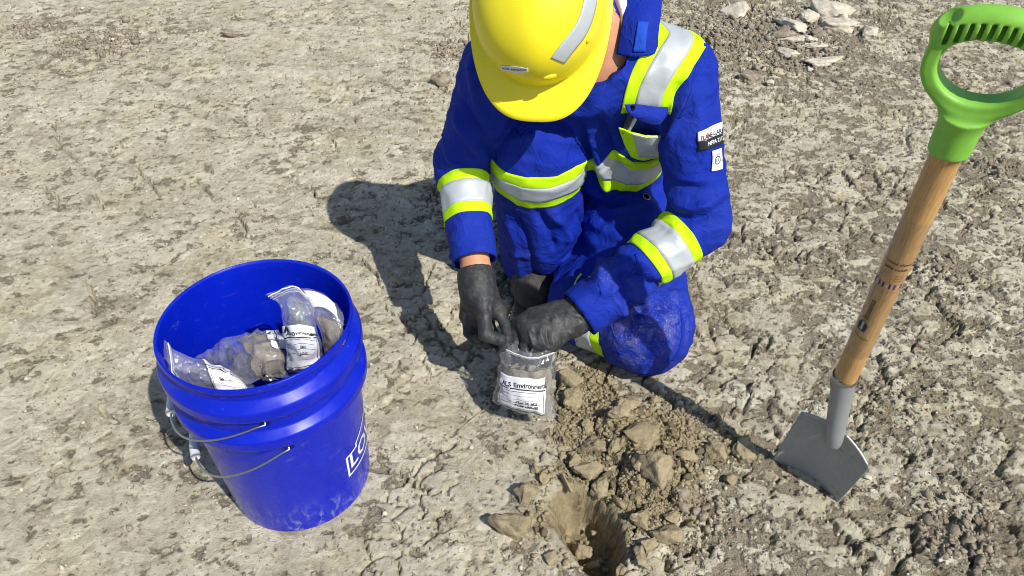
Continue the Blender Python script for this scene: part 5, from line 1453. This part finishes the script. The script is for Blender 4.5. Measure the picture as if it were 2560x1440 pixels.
# boots
def boot(ank, fwd, lab=None):
    fwd = unit([fwd[0], fwd[1], 0]); sd_ = np.array([-fwd[1], fwd[0], 0]); o_ = np.array([ank[0], ank[1], 0.0]); R_ = np.stack([fwd, sd_, [0, 0, 1]])
    def f(P):
        L = (P - o_) @ R_.T
        d = smin(ell(L, (.115, 0, .052), (.075, .052, .046)), ell(L, (.03, 0, .06), (.12, .043, .055)), .03)
        d = smin(d, seg(L, (-.03, 0, .07), (-.035, 0, .17), .047, .050), .03); d = smin(d, ell(L, (-.05, 0, .05), (.045, .042, .05)), .03)
        return np.maximum(np.maximum(d, .022 - L[:, 2]), L[:, 2] - .165)
    V, F = surface_nets(f, o_ + [-.22, -.22, .0], o_ + [.22, .22, .2], .0045)
    V = V + grad(f, V) * (.004 * (fbm3(V * 45, 3) - .5))[:, None]
    b = fix_normals(obj('boot', V, F, M['boot'], worker))
    t = np.linspace(0, 2 * np.pi, 40, endpoint=False); x_ = .048 + .145 * np.cos(t); y_ = (.046 + .010 * np.cos(t)) * np.sign(np.sin(t)) * np.abs(np.sin(t)) ** .7
    rim_ = [np.stack([x_ * k, y_ * k, np.full(40, z)], 1) @ R_ + o_ for k, z in ((.02, .002), (.96, .002), (1.0, .008), (1.0, .022), (.97, .028), (.02, .028))]
    fix_normals(obj('sole', np.concatenate(rim_), grid_faces(6, 40, False, True), M['rubber'], b))
    for k in range(4):
        x = .085 - .028 * k; z = .088 + .013 * k
        P = np.array([[x - .012, -.034, z - .018], [x, -.02, z + .004], [x + .004, 0, z + .011], [x + .002, .02, z + .004], [x - .010, .034, z - .018]]) @ R_ + o_
        V, F = tube(spline(P, 14), .0021, 7); obj('lace', V, F, M['rubber'], b)
boot(RA + np.array([0, .035, 0]), (-.08, -1))
boot(LA + np.array([0, .03, 0]), (.1, 1))
# ------------------------------------------------------------------ gloved hands
def chain(P, pts, rad, k=.004):
    d = None
    for a, b, r0, r1 in zip(pts[:-1], pts[1:], rad[:-1], rad[1:]):
        s = seg(P, a, b, r0, r1); d = s if d is None else smin(d, s, k)
    return d
def glove(name, W, ax, palm, fingers, thumb, web, creases, cuff_back=.045, seed=0, cr=.034):
    """palm: bars from the wrist to the knuckles; fingers and thumb: chains of joints"""
    def fn(P):
        d = None
        for a, b, r0, r1 in palm:
            s = seg(P, a, b, r0, r1); d = s if d is None else smin(d, s, .016)
        for f in fingers: d = smin(d, chain(P, f, [.0118, .0110, .0100, .0088][:len(f)]), .0032)
        d = smin(d, chain(P, thumb, [.0175, .0150, .0142, .0118]), .008)
        for a, b, r0, r1 in web: d = smin(d, seg(P, a, b, r0, r1), .012)
        cuff = seg(P, W - ax * cuff_back, W + ax * .02, cr, cr * .93)
        cuff = np.maximum(cuff, -(P - (W - ax * cuff_back)) @ ax)
        return smin(d, cuff, .022)
    allp = np.array([q for f in fingers + [thumb] for q in f] + [W - ax * cuff_back])
    lo, hi = allp.min(0) - .045, allp.max(0) + .045
    V, F = surface_nets(fn, lo, hi, .0017)
    N = grad(fn, V); s = np.zeros(len(V))
    for Q, wd, am in creases:
        d = np.full(len(V), 9.)
        for a, b in zip(Q[:-1], Q[1:]): d = np.minimum(d, seg(V, a, b, 0.0))
        s += am * np.exp(-(d / wd) ** 2)
    w1 = V + .012 * (np.stack([noise3(V * 40 + seed), noise3(V * 40 + 31), noise3(V * 40 + 57)], 1) - .5)
    s += .0013 * (.4 - np.abs(noise3(w1 * np.array([90, 45, 60]) + seed) - .5) * 2) * sstep(.3, .6, noise3(V * 25 + seed)) + .0008 * (noise3(V * 200) - .5)
    g = fix_normals(obj(name, V + N * s[:, None], F, M['glove'], worker))
    # rolled bead at the open end
    u = unit(np.cross(ax, [.3, .9, .2])); w = np.cross(ax, u); t = np.linspace(0, 2 * np.pi, 49)
    V2, F2 = tube(W - ax * cuff_back + (cr + .0004) * (np.cos(t)[:, None] * u + np.sin(t)[:, None] * w), .0016, 6, False); obj('cuff_bead', V2, F2, M['glove'], g)
    return fn
# right hand: pinches the mouth of the bag between thumb and forefinger
w_ = at(1190, 704, 1.432)
kn = [at(1240, 772, 1.432), at(1216, 796, 1.452), at(1190, 802, 1.460), at(1167, 790, 1.458)]
rf = [[kn[0], at(1264, 812, 1.424), at(1268, 846, 1.405), at(1258, 868, 1.393)],
      [kn[1], at(1236, 840, 1.450), at(1243, 866, 1.432), at(1236, 872, 1.412)],
      [kn[2], at(1199, 846, 1.462), at(1214, 862, 1.444), at(1222, 854, 1.426)],
      [kn[3], at(1172, 832, 1.464), at(1186, 850, 1.450), at(1198, 844, 1.434)]]
rt = [at(1206, 742, 1.416), at(1211, 792, 1.398), at(1214, 836, 1.388), at(1250, 850, 1.384)]
cr_ = lambda pix, d: spline(np.array([at(x, y, d) for x, y in pix]), 8)
FNR = glove('glove', RW + Ucuff * .028, Ucuff, [(w_, kn[0], .026, .0185), (w_, kn[1], .026, .0185), (w_, kn[2], .026, .0175), (w_, kn[3], .026, .0165), (w_, at(1205, 770, 1.430), .026, .024)],
      rf, rt, [(at(1214, 765, 1.42), at(1236, 772, 1.43), .014, .013)],
      [(cr_([(1160, 712), (1195, 722), (1228, 712)], 1.405), .004, -.0025), (cr_([(1158, 725), (1190, 738), (1225, 730)], 1.405), .004, .002), (cr_([(1178, 700), (1205, 708), (1228, 700)], 1.405), .003, -.002), (cr_([(1222, 768), (1228, 800), (1230, 825)], 1.395), .004, -.004)], .026, 3, .0335)
# left hand: fingers inside the bag
lw_ = at(1436, 788, 1.432)
lk = [at(1308, 812, 1.412), at(1322, 834, 1.398), at(1346, 852, 1.392), at(1376, 862, 1.396)]
lf = [[lk[0], at(1286, 862, 1.412), at(1288, 902, 1.424), at(1294, 926, 1.430)], [lk[1], at(1306, 884, 1.404), at(1312, 925, 1.418), at(1318, 945, 1.424)],
      [lk[2], at(1334, 898, 1.402), at(1338, 932, 1.418), at(1342, 950, 1.424)], [lk[3], at(1364, 898, 1.406), at(1364, 926, 1.420), at(1364, 942, 1.425)]]
lt = [at(1392, 772, 1.424), at(1330, 788, 1.424), at(1292, 812, 1.424), at(1282, 846, 1.420)]
FNL = glove('glove', LW, Lcuff, [(lw_, lk[0], .027, .0185), (lw_, lk[1], .027, .0190), (lw_, lk[2], .027, .0190), (lw_, lk[3], .027, .0175), (lw_, at(1350, 820, 1.412), .028, .024)],
      lf, lt, [(at(1345, 790, 1.424), at(1318, 808, 1.416), .014, .013)],
      [(cr_([(1318 + 17 * k, 800 + 3 * k), (1322 + 15 * k, 828 + 4 * k), (1334 + 13 * k, 862)], 1.378), .0035, (-.0040 if k % 2 else .0032)) for k in range(5)] +
      [(cr_([(1400, 760), (1420, 790), (1450, 800)], 1.395), .004, -.003), (cr_([(1385, 780), (1400, 815), (1430, 835)], 1.395), .004, .003), (cr_([(1420, 750), (1440, 775), (1460, 785)], 1.395), .004, -.003), (cr_([(1370, 790), (1385, 825), (1410, 850)], 1.39), .004, -.003)], .030, 9, .036)
# ------------------------------------------------------------------ the bag being filled, standing on the soil
bg = ground_at(1310, 1030)
bag = empty('soil_bag', (bg[0], bg[1], 0)); tag(bag, 'clear labelled zip bag standing on the ground, held open by gloved hands', 'bag')
sbp = Patch(ctrl([[(1252, 846, 1.405), (1268, 858, 1.388), (1318, 882, 1.372), (1355, 880, 1.376), (1389, 866, 1.392)],
                  [(1250, 880, 1.410), (1268, 900, 1.390), (1318, 912, 1.374), (1356, 910, 1.378), (1389, 895, 1.396)],
                  [(1247, 925, 1.426), (1266, 945, 1.402), (1318, 952, 1.384), (1356, 952, 1.388), (1388, 938, 1.408)],
                  [(1241, 965, 1.440), (1266, 990, 1.412), (1318, 1000, 1.392), (1356, 1004, 1.396), (1386, 990, 1.420)],
                  [(1228, 1002, 1.462), (1268, 1022, 1.432), (1318, 1036, 1.418), (1356, 1044, 1.412), (1387, 1044, 1.414)]]), 56, .0055, 7, 34)
bag_parts(bag, sbp, .058, (.10, .46, .80, .94), (.10, .125), (.36, .985, .86), seed=7, title='ALS Environmental', lines=(' . ', 'Oct 17, 2022', 'TCM 1003-002'), flame=False)
